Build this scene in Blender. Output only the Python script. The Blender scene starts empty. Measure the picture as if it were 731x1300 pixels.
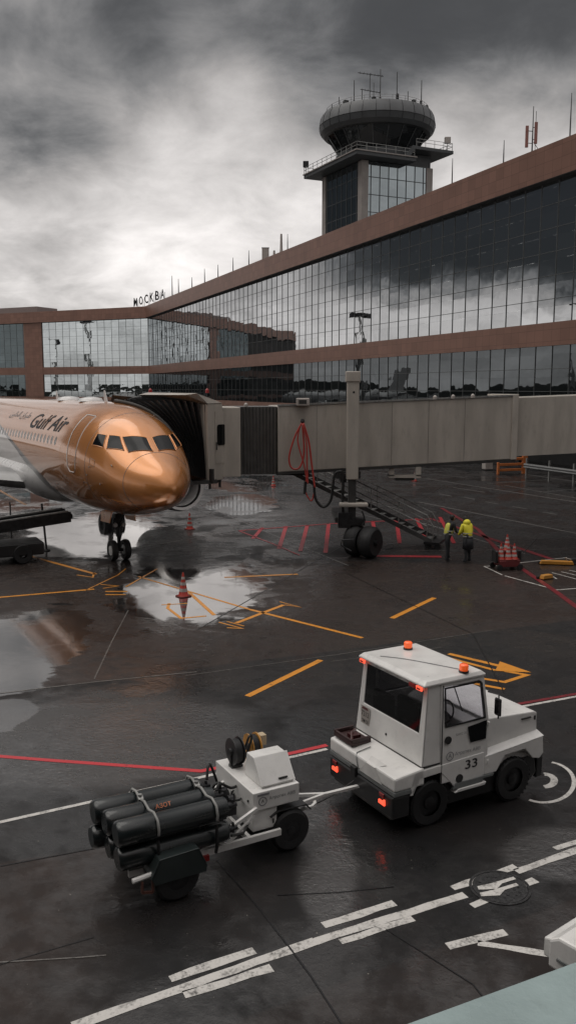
import bpy, bmesh, math, random, bisect
from mathutils import Vector, Matrix
random.seed(7)
R = math.radians
S = bpy.context.scene
COL = S.collection

# ------------------------------------------------------------------ camera
FPX = 1100.0; H0 = 6.6; TH = math.atan(157 / FPX); CT, ST = math.cos(TH), math.sin(TH)
cam = bpy.data.objects.new('camera', bpy.data.cameras.new('camera'))
COL.objects.link(cam); S.camera = cam
cam.location = (0, 0, H0); cam.rotation_euler = (math.pi / 2 - TH, 0, 0)
cam.data.sensor_fit = 'VERTICAL'; cam.data.sensor_height = 36; cam.data.lens = 36 * FPX / 1300
cam.data.clip_end = 6000; cam.data.clip_start = .05

def ray(px, py):
    u = 650 - py
    return (px - 365.5, FPX * CT + u * ST, u * CT - FPX * ST)
def at(px, py, z=0.):                       # where a sight line meets the height z
    r = ray(px, py); t = (z - H0) / r[2]
    return (r[0] * t, r[1] * t, z)

# ------------------------------------------------------------------ materials
def nd(nt, typ, **kw):
    n = nt.nodes.new(typ)
    for k, v in kw.items():
        if k.startswith('i_'):
            k = k[2:]; k = int(k) if k.isdigit() else k.replace('_', ' ')
            n.inputs[k].default_value = v
        else: setattr(n, k, v)
    return n
def mth(nt, op, a, b=None, c=None, clamp=False):
    n = nt.nodes.new('ShaderNodeMath'); n.operation = op; n.use_clamp = clamp
    for i, v in enumerate((a, b, c)):
        if v is None: continue
        if isinstance(v, (int, float)): n.inputs[i].default_value = v
        else: nt.links.new(v, n.inputs[i])
    return n.outputs[0]
def mixc(nt, f, a, b, typ='MIX'):
    n = nt.nodes.new('ShaderNodeMix'); n.data_type = 'RGBA'; n.blend_type = typ
    for i, v in ((0, f), (6, a), (7, b)):
        if isinstance(v, (int, float)): n.inputs[i].default_value = v
        elif isinstance(v, tuple): n.inputs[i].default_value = (*v[:3], 1)
        else: nt.links.new(v, n.inputs[i])
    return n.outputs[2]
def ramp(nt, f, a, b, lo=0., hi=1.):
    n = nt.nodes.new('ShaderNodeMapRange'); n.interpolation_type = 'SMOOTHSTEP'
    nt.links.new(f, n.inputs[0])
    for i, v in enumerate((a, b, lo, hi)): n.inputs[i + 1].default_value = v
    return n.outputs[0]
def base(name):
    m = bpy.data.materials.new(name); m.use_nodes = True
    nt = m.node_tree; return m, nt, nt.nodes['Principled BSDF']
def mat(name, col, rough=.5, metal=0., var=.12, scale=3., coat=0., bump=0., bscale=40., dirt=0., stretch=None, coords='Object', emit=None, es=0.):
    m, nt, b = base(name)
    tc = nd(nt, 'ShaderNodeTexCoord')
    src = tc.outputs[coords]
    if stretch:
        mp = nd(nt, 'ShaderNodeMapping'); mp.inputs['Scale'].default_value = stretch
        nt.links.new(src, mp.inputs[0]); src = mp.outputs[0]
    nz = nd(nt, 'ShaderNodeTexNoise', i_Scale=scale, i_Detail=6.)
    nt.links.new(src, nz.inputs['Vector'])
    f = ramp(nt, nz.outputs[0], .3, .7)
    c = mixc(nt, f, tuple(v * (1 - var) for v in col), tuple(min(1, v * (1 + var)) for v in col))
    if dirt:
        n2 = nd(nt, 'ShaderNodeTexNoise', i_Scale=scale * 2.7, i_Detail=8., i_Roughness=.7)
        nt.links.new(src, n2.inputs['Vector'])
        c = mixc(nt, mth(nt, 'MULTIPLY', ramp(nt, n2.outputs[0], .5, .75), dirt), c, (.05, .042, .035))
    nt.links.new(c, b.inputs['Base Color'])
    nt.links.new(ramp(nt, nz.outputs[0], .3, .7, rough * .85, min(1, rough * 1.15)), b.inputs['Roughness'])
    b.inputs['Metallic'].default_value = metal
    b.inputs['Coat Weight'].default_value = coat; b.inputs['Coat Roughness'].default_value = .06
    if bump:
        n3 = nd(nt, 'ShaderNodeTexNoise', i_Scale=bscale, i_Detail=4.)
        nt.links.new(src, n3.inputs['Vector'])
        bp = nd(nt, 'ShaderNodeBump', i_Strength=bump, i_Distance=.02)
        nt.links.new(n3.outputs[0], bp.inputs['Height']); nt.links.new(bp.outputs[0], b.inputs['Normal'])
    if emit:
        b.inputs['Emission Color'].default_value = (*emit, 1); b.inputs['Emission Strength'].default_value = es
    return m

# ------------------------------------------------------------------ mesh builder
class MB:
    def __init__(s): s.v = []; s.f = []; s.mi = []; s.cur = 0
    def add(s, vs, fs):
        o = len(s.v); s.v += [tuple(v) for v in vs]
        for f in fs: s.f.append([i + o for i in f]); s.mi.append(s.cur)
        return s
    def box(s, x0, x1, y0, y1, z0, z1):
        return s.hexa([(x0, y0), (x1, y0), (x1, y1), (x0, y1)], z0, z1)
    def hexa(s, poly, z0, z1):
        n = len(poly)
        vs = [(p[0], p[1], z0) for p in poly] + [(p[0], p[1], z1) for p in poly]
        fs = [list(range(n))[::-1], list(range(n, 2 * n))] + [[i, (i + 1) % n, (i + 1) % n + n, i + n] for i in range(n)]
        return s.add(vs, fs)
    def prism(s, prof, y0, y1, ax='y'):          # profile (x,z) swept along y (or (y,z) along x)
        n = len(prof)
        g = (lambda p, t: (p[0], t, p[1])) if ax == 'y' else (lambda p, t: (t, p[0], p[1]))
        vs = [g(p, y0) for p in prof] + [g(p, y1) for p in prof]
        fs = [list(range(n)), list(range(n, 2 * n))[::-1]] + [[i, i + n, (i + 1) % n + n, (i + 1) % n] for i in range(n)]
        return s.add(vs, fs)
    def tube(s, pts, r, n=8, cap=True):
        pts = [Vector(p) for p in pts]; rs = r if isinstance(r, (list, tuple)) else [r] * len(pts)
        rings = []; up = None
        for i, p in enumerate(pts):
            d = (pts[min(i + 1, len(pts) - 1)] - pts[max(i - 1, 0)]).normalized()
            if up is None: up = Vector((0, 0, 1)) if abs(d.z) < .9 else Vector((1, 0, 0))
            a = d.cross(up).normalized(); b = a.cross(d).normalized(); up = b
            rings.append([p + (a * math.cos(2 * math.pi * k / n) + b * math.sin(2 * math.pi * k / n)) * rs[i] for k in range(n)])
        return s.loft(rings, cap)
    def loft(s, rings, cap=True, closed=True):
        n = len(rings[0]); vs = [p for r_ in rings for p in r_]; fs = []
        for i in range(len(rings) - 1):
            for k in range(n if closed else n - 1):
                a = i * n + k; b = i * n + (k + 1) % n
                fs.append([a, b, b + n, a + n])
        if cap: fs.append(list(range(n))[::-1]); fs.append([len(vs) - n + k for k in range(n)])
        return s.add(vs, fs)
    def lathe(s, prof, c=(0, 0, 0), ax='z', n=32, cap=True):
        rings = []
        for r_, h in prof:
            ring = []
            for k in range(n):
                a = 2 * math.pi * k / n; x, y = r_ * math.cos(a), r_ * math.sin(a)
                ring.append({'z': (c[0] + x, c[1] + y, c[2] + h), 'y': (c[0] + x, c[1] + h, c[2] + y), 'x': (c[0] + h, c[1] + x, c[2] + y)}[ax])
            rings.append(ring)
        return s.loft(rings, cap)
    def bar(s, p, q, w, h=None, up=(0, 0, 1)):
        p, q = Vector(p), Vector(q); d = (q - p).normalized(); h = h or w
        u = Vector(up)
        if abs(d.dot(u)) > .98: u = Vector((1, 0, 0))
        a = d.cross(u).normalized() * w / 2; b = a.cross(d).normalized() * h / 2
        vs = [p - a - b, p + a - b, p + a + b, p - a + b, q - a - b, q + a - b, q + a + b, q - a + b]
        return s.add(vs, [[3, 2, 1, 0], [4, 5, 6, 7], [0, 1, 5, 4], [1, 2, 6, 5], [2, 3, 7, 6], [3, 0, 4, 7]])
    def ringframe(s, outer, inner, off):          # 3d loops with same count, pushed by the vector off
        n = len(outer); o = Vector(off)
        vs = [Vector(p) for p in outer] + [Vector(p) for p in inner]
        vs += [v + o for v in vs]; fs = []
        for i in range(n):
            j = (i + 1) % n
            fs += [[i, j, n + j, n + i], [2 * n + i, 3 * n + i, 3 * n + j, 2 * n + j], [i, 2 * n + i, 2 * n + j, j], [n + i, n + j, 3 * n + j, 3 * n + i]]
        return s.add(vs, fs)
    def plate(s, loop, off):
        n = len(loop); o = Vector(off); vs = [Vector(p) for p in loop]; vs += [v + o for v in vs]
        return s.add(vs, [list(range(n))[::-1], list(range(n, 2 * n))] + [[i, (i + 1) % n, (i + 1) % n + n, i + n] for i in range(n)])
    def build(s, name, m, parent=None, smooth=None, bevel=0., world=False, seg=2):
        me = bpy.data.meshes.new(name); me.from_pydata(s.v, [], s.f)
        ms = m if isinstance(m, (list, tuple)) else [m]
        for q in ms: me.materials.append(q)
        for p, i in zip(me.polygons, s.mi): p.material_index = i
        bm = bmesh.new(); bm.from_mesh(me); bmesh.ops.recalc_face_normals(bm, faces=bm.faces)
        bm.to_mesh(me); bm.free()
        return link(name, me, parent, smooth, bevel, world, seg)
def root_of(o):
    M = Matrix.Identity(4)
    while o is not None:
        M = Matrix.LocRotScale(o.location, o.rotation_euler, o.scale) @ M; o = o.parent
    return M
def link(name, me, parent=None, smooth=None, bevel=0., world=False, seg=2):
    if world and parent is not None: me.transform(root_of(parent).inverted())
    o = bpy.data.objects.new(name, me); COL.objects.link(o); o.parent = parent
    if smooth is not None: me.shade_smooth() if smooth is True else me.set_sharp_from_angle(angle=R(smooth))
    if smooth is not None and smooth is not True:
        for p in me.polygons: p.use_smooth = True
    if bevel:
        b = o.modifiers.new('bevel', 'BEVEL'); b.width = bevel; b.segments = seg; b.limit_method = 'ANGLE'; b.angle_limit = R(35)
        b.harden_normals = False
    return o
def tag(o, label=None, cat=None, group=None, kind=None):
    for k, v in (('label', label), ('category', cat), ('group', group), ('kind', kind)):
        if v: o[k] = v
    return o
def thing(name, label, cat, loc=(0, 0, 0), rz=0., group=None):
    o = bpy.data.objects.new(name, None); COL.objects.link(o); o.location = loc; o.rotation_euler = (0, 0, rz)
    o.empty_display_size = .2
    return tag(o, label, cat, group)
def copy_tree(o, parent=None):
    c = o.copy(); COL.objects.link(c); c.parent = parent
    for ch in list(o.children): copy_tree(ch, c)
    return c
def text_mesh(body, size=1., bold=0., shear=0., extrude=0.):
    cu = bpy.data.curves.new('lettering', 'FONT'); cu.body = body; cu.size = size; cu.shear = shear
    cu.offset = bold; cu.extrude = extrude; cu.resolution_u = 3
    o = bpy.data.objects.new('tmp', cu); COL.objects.link(o)
    me = bpy.data.meshes.new_from_object(o, depsgraph=bpy.context.evaluated_depsgraph_get())
    bpy.data.objects.remove(o); return me
def text_on(name, body, m, parent, org, ux, uy, height, width=None, bold=0., extrude=.0, up=.0, shear=0.):
    """lettering whose baseline starts at org, running along ux with uy up; height = capital height"""
    me = text_mesh(body, 1., bold, shear, extrude)
    xs = [v.co.x for v in me.vertices]; ys = [v.co.y for v in me.vertices]
    x0, x1, y0, y1 = min(xs), max(xs), min(ys), max(ys)
    k = height / (y1 - y0); kx = (width / (x1 - x0)) if width else k
    ux, uy, o = Vector(ux), Vector(uy), Vector(org); n = ux.cross(uy).normalized()
    for v in me.vertices: v.co = o + ux * (v.co.x - x0) * kx + uy * (v.co.y - y0) * k + n * (v.co.z + up)
    me.materials.clear(); me.materials.append(m)
    return link(name, me, parent)

# ------------------------------------------------------------------ world: overcast sky with broken cloud
def make_world():
    w = bpy.data.worlds.new('World'); S.world = w; w.use_nodes = True
    nt = w.node_tree; bg = nt.nodes['Background']; L = nt.links.new
    tc = nd(nt, 'ShaderNodeTexCoord'); dirv = tc.outputs['Generated']
    sep = nd(nt, 'ShaderNodeSeparateXYZ'); L(dirv, sep.inputs[0])
    z = mth(nt, 'MAXIMUM', sep.outputs[2], 0.)
    # project directions on a cloud sheet so that clouds flatten to the horizon
    k = mth(nt, 'DIVIDE', 1., mth(nt, 'ADD', z, .38))
    vs = nd(nt, 'ShaderNodeVectorMath', operation='SCALE'); L(dirv, vs.inputs[0]); L(k, vs.inputs['Scale'])
    n1 = nd(nt, 'ShaderNodeTexNoise', i_Scale=2.1, i_Detail=4., i_Roughness=.5, i_Distortion=.25); L(vs.outputs[0], n1.inputs['Vector'])
    n2 = nd(nt, 'ShaderNodeTexNoise', i_Scale=5.6, i_Detail=12., i_Roughness=.60, i_Distortion=.3); L(vs.outputs[0], n2.inputs['Vector'])
    n = mth(nt, 'ADD', mth(nt, 'MULTIPLY', n1.outputs[0], .36), mth(nt, 'MULTIPLY', n2.outputs[0], .64))
    n = mth(nt, 'MULTIPLY', mth(nt, 'SUBTRACT', n, .5), 3.0)
    def blob(px, py, rad, amt):
        r = Vector(ray(px, py)).normalized()
        d = nd(nt, 'ShaderNodeVectorMath', operation='DOT_PRODUCT'); L(dirv, d.inputs[0]); d.inputs[1].default_value = r
        return mth(nt, 'MULTIPLY', ramp(nt, d.outputs['Value'], math.cos(R(rad)), 1.), amt)
    def blobd(az, el, rad, amt):
        r = Vector((math.sin(R(az)) * math.cos(R(el)), math.cos(R(az)) * math.cos(R(el)), math.sin(R(el))))
        d = nd(nt, 'ShaderNodeVectorMath', operation='DOT_PRODUCT'); L(dirv, d.inputs[0]); d.inputs[1].default_value = r
        return mth(nt, 'MULTIPLY', ramp(nt, d.outputs['Value'], math.cos(R(rad)), 1.), amt)
    # brightness by height: bright strip low down, darker deck above, light again overhead
    cr = nd(nt, 'ShaderNodeValToRGB'); L(z, cr.inputs[0]); e = cr.color_ramp; e.interpolation = 'EASE'
    e.elements[0].position = 0.; e.elements[0].color = (.62,) * 3 + (1,)
    e.elements[1].position = 1.; e.elements[1].color = (1.05,) * 3 + (1,)
    for p, v in ((.06, .64), (.16, .56), (.27, .44), (.36, .30), (.45, .25), (.55, .27), (.68, .46), (.85, .85)):
        q = e.elements.new(p); q.color = (v,) * 3 + (1,)
    b = cr.outputs[0]
    terms = [blob(20, 140, 6, -.17), blob(140, 60, 5, -.12), blob(730, 10, 11, -.20), blob(430, 30, 8, -.18), blob(580, 20, 8, -.14), blob(215, 30, 5, -.10),
             blob(300, 320, 11, .20), blob(640, 200, 8, .16), blob(270, 130, 5, .07), blob(180, 380, 9, .10),
             blobd(-60, 21, 15, -.25), blobd(-46, 22, 12, -.16), blobd(-76, 21, 15, -.25)]
    t = terms[0]
    for q in terms[1:]: t = mth(nt, 'ADD', t, q)
    # heavy cloud bank on the far side of the airfield, clear-edged above a bright strip (it shows mirrored in the facade)
    hv = nd(nt, 'ShaderNodeVectorMath', operation='MULTIPLY'); L(dirv, hv.inputs[0]); hv.inputs[1].default_value = (1, 1, 0)
    hn = nd(nt, 'ShaderNodeVectorMath', operation='NORMALIZE'); L(hv.outputs[0], hn.inputs[0])
    hd_ = nd(nt, 'ShaderNodeVectorMath', operation='DOT_PRODUCT'); L(hn.outputs[0], hd_.inputs[0]); hd_.inputs[1].default_value = (math.sin(R(-66)), math.cos(R(-66)), 0)
    bank = mth(nt, 'MULTIPLY', ramp(nt, hd_.outputs['Value'], math.cos(R(24)), math.cos(R(13))), ramp(nt, mth(nt, 'ADD', z, mth(nt, 'MULTIPLY', n, .05)), .085, .135))
    t = mth(nt, 'ADD', t, mth(nt, 'MULTIPLY', bank, -.75))
    amp = mth(nt, 'ADD', mth(nt, 'MULTIPLY', b, .75), .03)
    amp = mth(nt, 'MULTIPLY', amp, mth(nt, 'SUBTRACT', 1., mth(nt, 'MULTIPLY', bank, .88)))
    val = mth(nt, 'ADD', mth(nt, 'ADD', b, t), mth(nt, 'MULTIPLY', n, amp))
    v_ = mth(nt, 'SUBTRACT', val, .09)     # soft floor: even the darkest cloud keeps some light
    val = mth(nt, 'ADD', mth(nt, 'MULTIPLY', mth(nt, 'ADD', mth(nt, 'SQRT', mth(nt, 'ADD', mth(nt, 'MULTIPLY', v_, v_), .006)), v_), .5), .055)
    val = mth(nt, 'MULTIPLY', val, mth(nt, 'SUBTRACT', 1., mth(nt, 'MULTIPLY', bank, .62)))
    col = mixc(nt, ramp(nt, val, .03, .4), (.96, .965, .98), (1.0, .955, .93))
    vm = nd(nt, 'ShaderNodeVectorMath', operation='SCALE'); L(col, vm.inputs[0]); L(val, vm.inputs['Scale'])
    sky = nd(nt, 'ShaderNodeTexSky', sky_type='NISHITA', sun_disc=False); sky.sun_elevation = R(64); sky.sun_rotation = R(-75)
    sv = nd(nt, 'ShaderNodeVectorMath', operation='SCALE', i_Scale=.002); L(sky.outputs[0], sv.inputs[0])
    ad = nd(nt, 'ShaderNodeVectorMath', operation='ADD'); L(vm.outputs[0], ad.inputs[0]); L(sv.outputs[0], ad.inputs[1])
    L(ad.outputs[0], bg.inputs['Color']); bg.inputs['Strength'].default_value = 1.
    li = bpy.data.lights.new('sun', 'SUN'); li.energy = 1.15; li.angle = R(60); li.color = (1, .96, .9)
    so = bpy.data.objects.new('sun', li); COL.objects.link(so)
    az, el = R(-75), R(64)
    d = Vector((math.sin(az) * math.cos(el), math.cos(az) * math.cos(el), math.sin(el)))
    so.rotation_euler = (-d).to_track_quat('-Z', 'Y').to_euler()
make_world()
S.view_settings.view_transform = 'Standard'; S.view_settings.look = 'None'
S.view_settings.exposure = .12; S.view_settings.gamma = 1
S.cycles.max_bounces = 6; S.cycles.glossy_bounces = 4; S.cycles.transparent_max_bounces = 8; S.cycles.diffuse_bounces = 2
S.cycles.caustics_reflective = False; S.cycles.caustics_refractive = False
S.cycles.sample_clamp_indirect = 3.; S.cycles.use_denoising = True

# ------------------------------------------------------------------ ground
def ell(px0, px1, py0, py1):                # puddle extents -> centre and half sizes on the ground
    a = at((px0 + px1) / 2, py0); b = at((px0 + px1) / 2, py1); cy = (a[1] + b[1]) / 2
    m = (py0 + py1) / 2; l = at(px0, m); r = at(px1, m)
    return ((l[0] + r[0]) / 2, cy, (r[0] - l[0]) / 2, (a[1] - b[1]) / 2)
def make_ground_mat():
    m, nt, b = base('wet_apron'); L = nt.links.new
    g = nd(nt, 'ShaderNodeNewGeometry'); pos = g.outputs['Position']
    sp = nd(nt, 'ShaderNodeSeparateXYZ'); L(pos, sp.inputs[0]); X, Y = sp.outputs[0], sp.outputs[1]
    def noise(scale, det=5., rough=.55, dist=0., v=pos):
        q = nd(nt, 'ShaderNodeTexNoise', i_Scale=scale, i_Detail=det, i_Roughness=rough, i_Distortion=dist); L(v, q.inputs['Vector']); return q.outputs[0]
    mp = nd(nt, 'ShaderNodeMapping'); mp.inputs['Scale'].default_value = (.35, 1.3, 1); L(pos, mp.inputs[0])
    edge = noise(.55, 6., .62, .6, mp.outputs[0]); edge2 = noise(1.6, 6., .62)
    en = mth(nt, 'ADD', mth(nt, 'MULTIPLY', mth(nt, 'SUBTRACT', edge, .5), 2.6), mth(nt, 'MULTIPLY', mth(nt, 'SUBTRACT', edge2, .5), .9))
    def half(A, B, soft=.03):               # 1 on the far side of the line A-B
        A, B = at(*A), at(*B); dx, dy = B[0] - A[0], B[1] - A[1]; l = math.hypot(dx, dy)
        v = mth(nt, 'ADD', mth(nt, 'MULTIPLY', X, -dy / l), mth(nt, 'MULTIPLY', Y, dx / l))
        return ramp(nt, mth(nt, 'SUBTRACT', v, (-dy * A[0] + dx * A[1]) / l), -soft, soft)
    pud = None
    for x0, x1, y0, y1, k in ((158, 326, 712, 792, 1), (40, 192, 650, 708, 1), (-60, 95, 775, 885, 1), (262, 360, 604, 624, 1), (262, 350, 628, 652, 1),
                              (-60, 80, 626, 650, 1), (-40, 40, 888, 930, .7)):
        cx, cy, rx, ry = ell(x0, x1, y0, y1)
        a = mth(nt, 'POWER', mth(nt, 'DIVIDE', mth(nt, 'SUBTRACT', X, cx), rx), 2.)
        c = mth(nt, 'POWER', mth(nt, 'DIVIDE', mth(nt, 'SUBTRACT', Y, cy), ry), 2.)
        d = mth(nt, 'SUBTRACT', 1., mth(nt, 'SQRT', mth(nt, 'ADD', a, c)))
        v = mth(nt, 'MULTIPLY', ramp(nt, mth(nt, 'ADD', d, mth(nt, 'MULTIPLY', en, .48)), -.12, -.03), k)
        pud = v if pud is None else mth(nt, 'MAXIMUM', pud, v)
    cx, cy, rx, ry = ell(180, 330, 664, 722)   # a slightly raised, barely wet patch between the pools
    a = mth(nt, 'POWER', mth(nt, 'DIVIDE', mth(nt, 'SUBTRACT', X, cx), rx), 2.); c = mth(nt, 'POWER', mth(nt, 'DIVIDE', mth(nt, 'SUBTRACT', Y, cy), ry), 2.)
    dry = ramp(nt, mth(nt, 'ADD', mth(nt, 'SUBTRACT', 1., mth(nt, 'SQRT', mth(nt, 'ADD', a, c))), mth(nt, 'MULTIPLY', en, .36)), -.05, .15)
    pud = mth(nt, 'MULTIPLY', pud, mth(nt, 'SUBTRACT', 1., dry))
    ripm = None
    for x0, x1, y0, y1, k in ((-60, 330, 878, 1010, 1.), (374, 452, 1010, 1180, .9), (640, 800, 1045, 1120, .9), (330, 420, 640, 720, .4)):
        cx, cy, rx, ry = ell(x0, x1, y0, y1)
        a = mth(nt, 'POWER', mth(nt, 'DIVIDE', mth(nt, 'SUBTRACT', X, cx), rx), 2.)
        c = mth(nt, 'POWER', mth(nt, 'DIVIDE', mth(nt, 'SUBTRACT', Y, cy), ry), 2.)
        v = mth(nt, 'MULTIPLY', ramp(nt, mth(nt, 'ADD', mth(nt, 'SUBTRACT', 1., mth(nt, 'SQRT', mth(nt, 'ADD', a, c))), mth(nt, 'MULTIPLY', en, .30)), -.15, .25), k)
        ripm = v if ripm is None else mth(nt, 'MAXIMUM', ripm, v)
    gen = mth(nt, 'MULTIPLY', ramp(nt, noise(.16, 7., .62, .8), .52, .60), mth(nt, 'MULTIPLY', ramp(nt, X, 3., -3.), .55))
    gen = mth(nt, 'MULTIPLY', mth(nt, 'MULTIPLY', gen, ramp(nt, Y, 26., 34.)), mth(nt, 'SUBTRACT', 1., dry))
    pud = mth(nt, 'MAXIMUM', pud, gen)
    # bays of concrete (brownish) and tarmac (blackish)
    hA = half((0, 880), (620, 801)); hB = half((0, 1096), (560, 1010), .05)
    hC = half((290, 1300), (731, 1140), .04)
    con = mth(nt, 'MAXIMUM', mth(nt, 'MULTIPLY', hA, ramp(nt, mth(nt, 'SUBTRACT', 32.5, mth(nt, 'ADD', Y, mth(nt, 'MULTIPLY', en, 2.))), -.6, .6)), 0.)
    con = mth(nt, 'MAXIMUM', con, mth(nt, 'MULTIPLY', mth(nt, 'SUBTRACT', 1., hB), ramp(nt, X, -1.2, -3.4)))
    low = mth(nt, 'SUBTRACT', 1., hC); con = mth(nt, 'MAXIMUM', con, mth(nt, 'MULTIPLY', low, .5))
    fine = noise(55., 3., .7); mid = noise(2.2, 7., .65); big = noise(.35, 5.)
    c = mixc(nt, con, (.006, .006, .0065), (.026, .0165, .013))
    c = mixc(nt, mth(nt, 'MULTIPLY', ramp(nt, mid, .35, .7), .55), c, (.012, .012, .013))
    c = mixc(nt, mth(nt, 'MULTIPLY', ramp(nt, big, .4, .65), .3), c, (.028, .020, .017))
    c = mixc(nt, mth(nt, 'MULTIPLY', ramp(nt, fine, .60, .72), .5), c, (.11, .10, .09))
    sc = nd(nt, 'ShaderNodeTexVoronoi', i_Scale=5.5); L(pos, sc.inputs['Vector'])
    speck = ramp(nt, mth(nt, 'SUBTRACT', sc.outputs['Distance'], mth(nt, 'MULTIPLY', mth(nt, 'SUBTRACT', noise(1.3, 2.), .45), .22)), .035, .0)
    c = mixc(nt, mth(nt, 'MULTIPLY', speck, .7), c, (.25, .23, .2))
    c = mixc(nt, pud, c, (.012, .011, .011))
    L(c, b.inputs['Base Color']); b.inputs['Roughness'].default_value = .55
    b.inputs['Specular IOR Level'].default_value = .2
    # water film
    wet = ramp(nt, mth(nt, 'ADD', mth(nt, 'MULTIPLY', noise(.5, 6., .6, .7), .7), mth(nt, 'MULTIPLY', noise(3., 5., .65), .3)), .41, .58)
    rip = noise(9., 3., .6, 1.2); rip2 = noise(38., 2., .6); rip3 = noise(2.2, 2., .5, .8)
    hgt = mth(nt, 'ADD', mth(nt, 'ADD', mth(nt, 'MULTIPLY', rip, .0045), mth(nt, 'MULTIPLY', rip2, .0012)), mth(nt, 'MULTIPLY', rip3, .010))
    hgt = mth(nt, 'ADD', hgt, mth(nt, 'MULTIPLY', mth(nt, 'MULTIPLY', ripm, noise(11., 4., .7, .6)), .012))
    bp = nd(nt, 'ShaderNodeBump', i_Distance=1.); L(hgt, bp.inputs['Height'])
    L(mth(nt, 'SUBTRACT', .85, mth(nt, 'MULTIPLY', pud, .78)), bp.inputs['Strength'])
    gl = nd(nt, 'ShaderNodeBsdfGlossy'); gl.inputs['Color'].default_value = (1, .985, .97, 1)
    rg = mth(nt, 'SUBTRACT', mth(nt, 'MULTIPLY_ADD', mth(nt, 'SUBTRACT', 1., wet), .26, .075), mth(nt, 'MULTIPLY', pud, .2))
    L(mth(nt, 'MAXIMUM', rg, .01), gl.inputs['Roughness']); L(bp.outputs[0], gl.inputs['Normal'])
    fr = nd(nt, 'ShaderNodeFresnel', i_IOR=1.95); frp = nd(nt, 'ShaderNodeFresnel', i_IOR=4.5)
    fdry = mth(nt, 'MULTIPLY', fr.outputs[0], mth(nt, 'MULTIPLY_ADD', wet, .72, .07))
    fdry = mth(nt, 'ADD', fdry, mth(nt, 'MULTIPLY', mth(nt, 'MULTIPLY', ripm, frp.outputs[0]), .36))
    fac = mth(nt, 'ADD', mth(nt, 'MULTIPLY', fdry, mth(nt, 'SUBTRACT', 1., pud)), mth(nt, 'MULTIPLY', mth(nt, 'MINIMUM', mth(nt, 'MULTIPLY', frp.outputs[0], 1.45), .95), pud), clamp=True)
    mx = nd(nt, 'ShaderNodeMixShader'); L(fac, mx.inputs[0]); L(b.outputs[0], mx.inputs[1]); L(gl.outputs[0], mx.inputs[2])
    L(mx.outputs[0], nt.nodes['Material Output'].inputs[0])
    return m
M_ground = make_ground_mat()
tag(MB().add([(-2500, -1500, 0), (2500, -1500, 0), (2500, 3000, 0), (-2500, 3000, 0)], [[0, 1, 2, 3]]).build('apron_ground', M_ground), kind='structure')

def paint_mat(name, col, wear=.5):
    m, nt, b = base(name); L = nt.links.new
    g = nd(nt, 'ShaderNodeNewGeometry')
    n1 = nd(nt, 'ShaderNodeTexNoise', i_Scale=4.5, i_Detail=9., i_Roughness=.72); L(g.outputs['Position'], n1.inputs['Vector'])
    n2 = nd(nt, 'ShaderNodeTexNoise', i_Scale=28., i_Detail=4.); L(g.outputs['Position'], n2.inputs['Vector'])
    f = mth(nt, 'ADD', mth(nt, 'MULTIPLY', n1.outputs[0], .7), mth(nt, 'MULTIPLY', n2.outputs[0], .3))
    f = ramp(nt, f, .44 + .14 * (1 - wear), .66 + .14 * (1 - wear))
    c = mixc(nt, mth(nt, 'MULTIPLY', f, .9), col, (.03, .028, .026))
    L(c, b.inputs['Base Color']); b.inputs['Roughness'].default_value = .28; b.inputs['Specular IOR Level'].default_value = .5
    bp = nd(nt, 'ShaderNodeBump', i_Strength=.3, i_Distance=.01); L(n2.outputs[0], bp.inputs['Height']); L(bp.outputs[0], b.inputs['Normal'])
    return m
P_white = paint_mat('white_paint', (.62, .60, .57), .8); P_yel = paint_mat('yellow_paint', (.72, .29, .035), .5)
P_red = paint_mat('red_paint', (.55, .045, .055), .45); P_dred = paint_mat('faded_red_paint', (.20, .02, .028), .9)
P_grey = paint_mat('faded_white_paint', (.17, .165, .16), .7); P_joint = paint_mat('joint_seal', (.006, .006, .007), .2)
P_ljoint = paint_mat('worn_joint', (.16, .15, .14), 1.)
LAY = [.004]
def ribbon(mb, pts, w, z=.004, ragged=0.):
    P = [Vector(at(*p)) for p in pts]
    d0 = [(P[i + 1] - P[i]).normalized() for i in range(len(P) - 1)]
    L_, R_ = [], []
    for i, p in enumerate(P):
        a = d0[max(i - 1, 0)]; b = d0[min(i, len(d0) - 1)]; t = (a + b).normalized(); n = Vector((-t.y, t.x, 0)); k = 1 / max(.5, n.dot(Vector((-a.y, a.x, 0))))
        L_.append(p + n * w / 2 * k); R_.append(p - n * w / 2 * k)
    for i in range(len(P) - 1):
        n = max(1, int((P[i + 1] - P[i]).length / .25)) if ragged else 1
        ls, rs = [], []
        for j in range(n + 1):
            u = j / n; q = (random.uniform(-1, 1) * ragged, random.uniform(-1, 1) * ragged) if ragged else (0, 0)
            nn = Vector((-d0[i].y, d0[i].x, 0))
            ls.append(L_[i].lerp(L_[i + 1], u) + nn * q[0]); rs.append(R_[i].lerp(R_[i + 1], u) + nn * q[1])
        for j in range(n):
            mb.add([(*ls[j][:2], z), (*rs[j][:2], z), (*rs[j + 1][:2], z), (*ls[j + 1][:2], z)], [[0, 1, 2, 3]])
def arc(cx, cy, rx, ry, a0, a1, n=24):
    return [(cx + rx * math.cos(R(a0 + (a1 - a0) * i / n)), cy + ry * math.sin(R(a0 + (a1 - a0) * i / n))) for i in range(n + 1)]
def marking(name, m, items, z=.004):
    mb = MB()
    for pts, w, *rg in items: ribbon(mb, pts, w, z, rg[0] if rg else 0.)
    return tag(mb.build(name, m), kind='structure')
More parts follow.
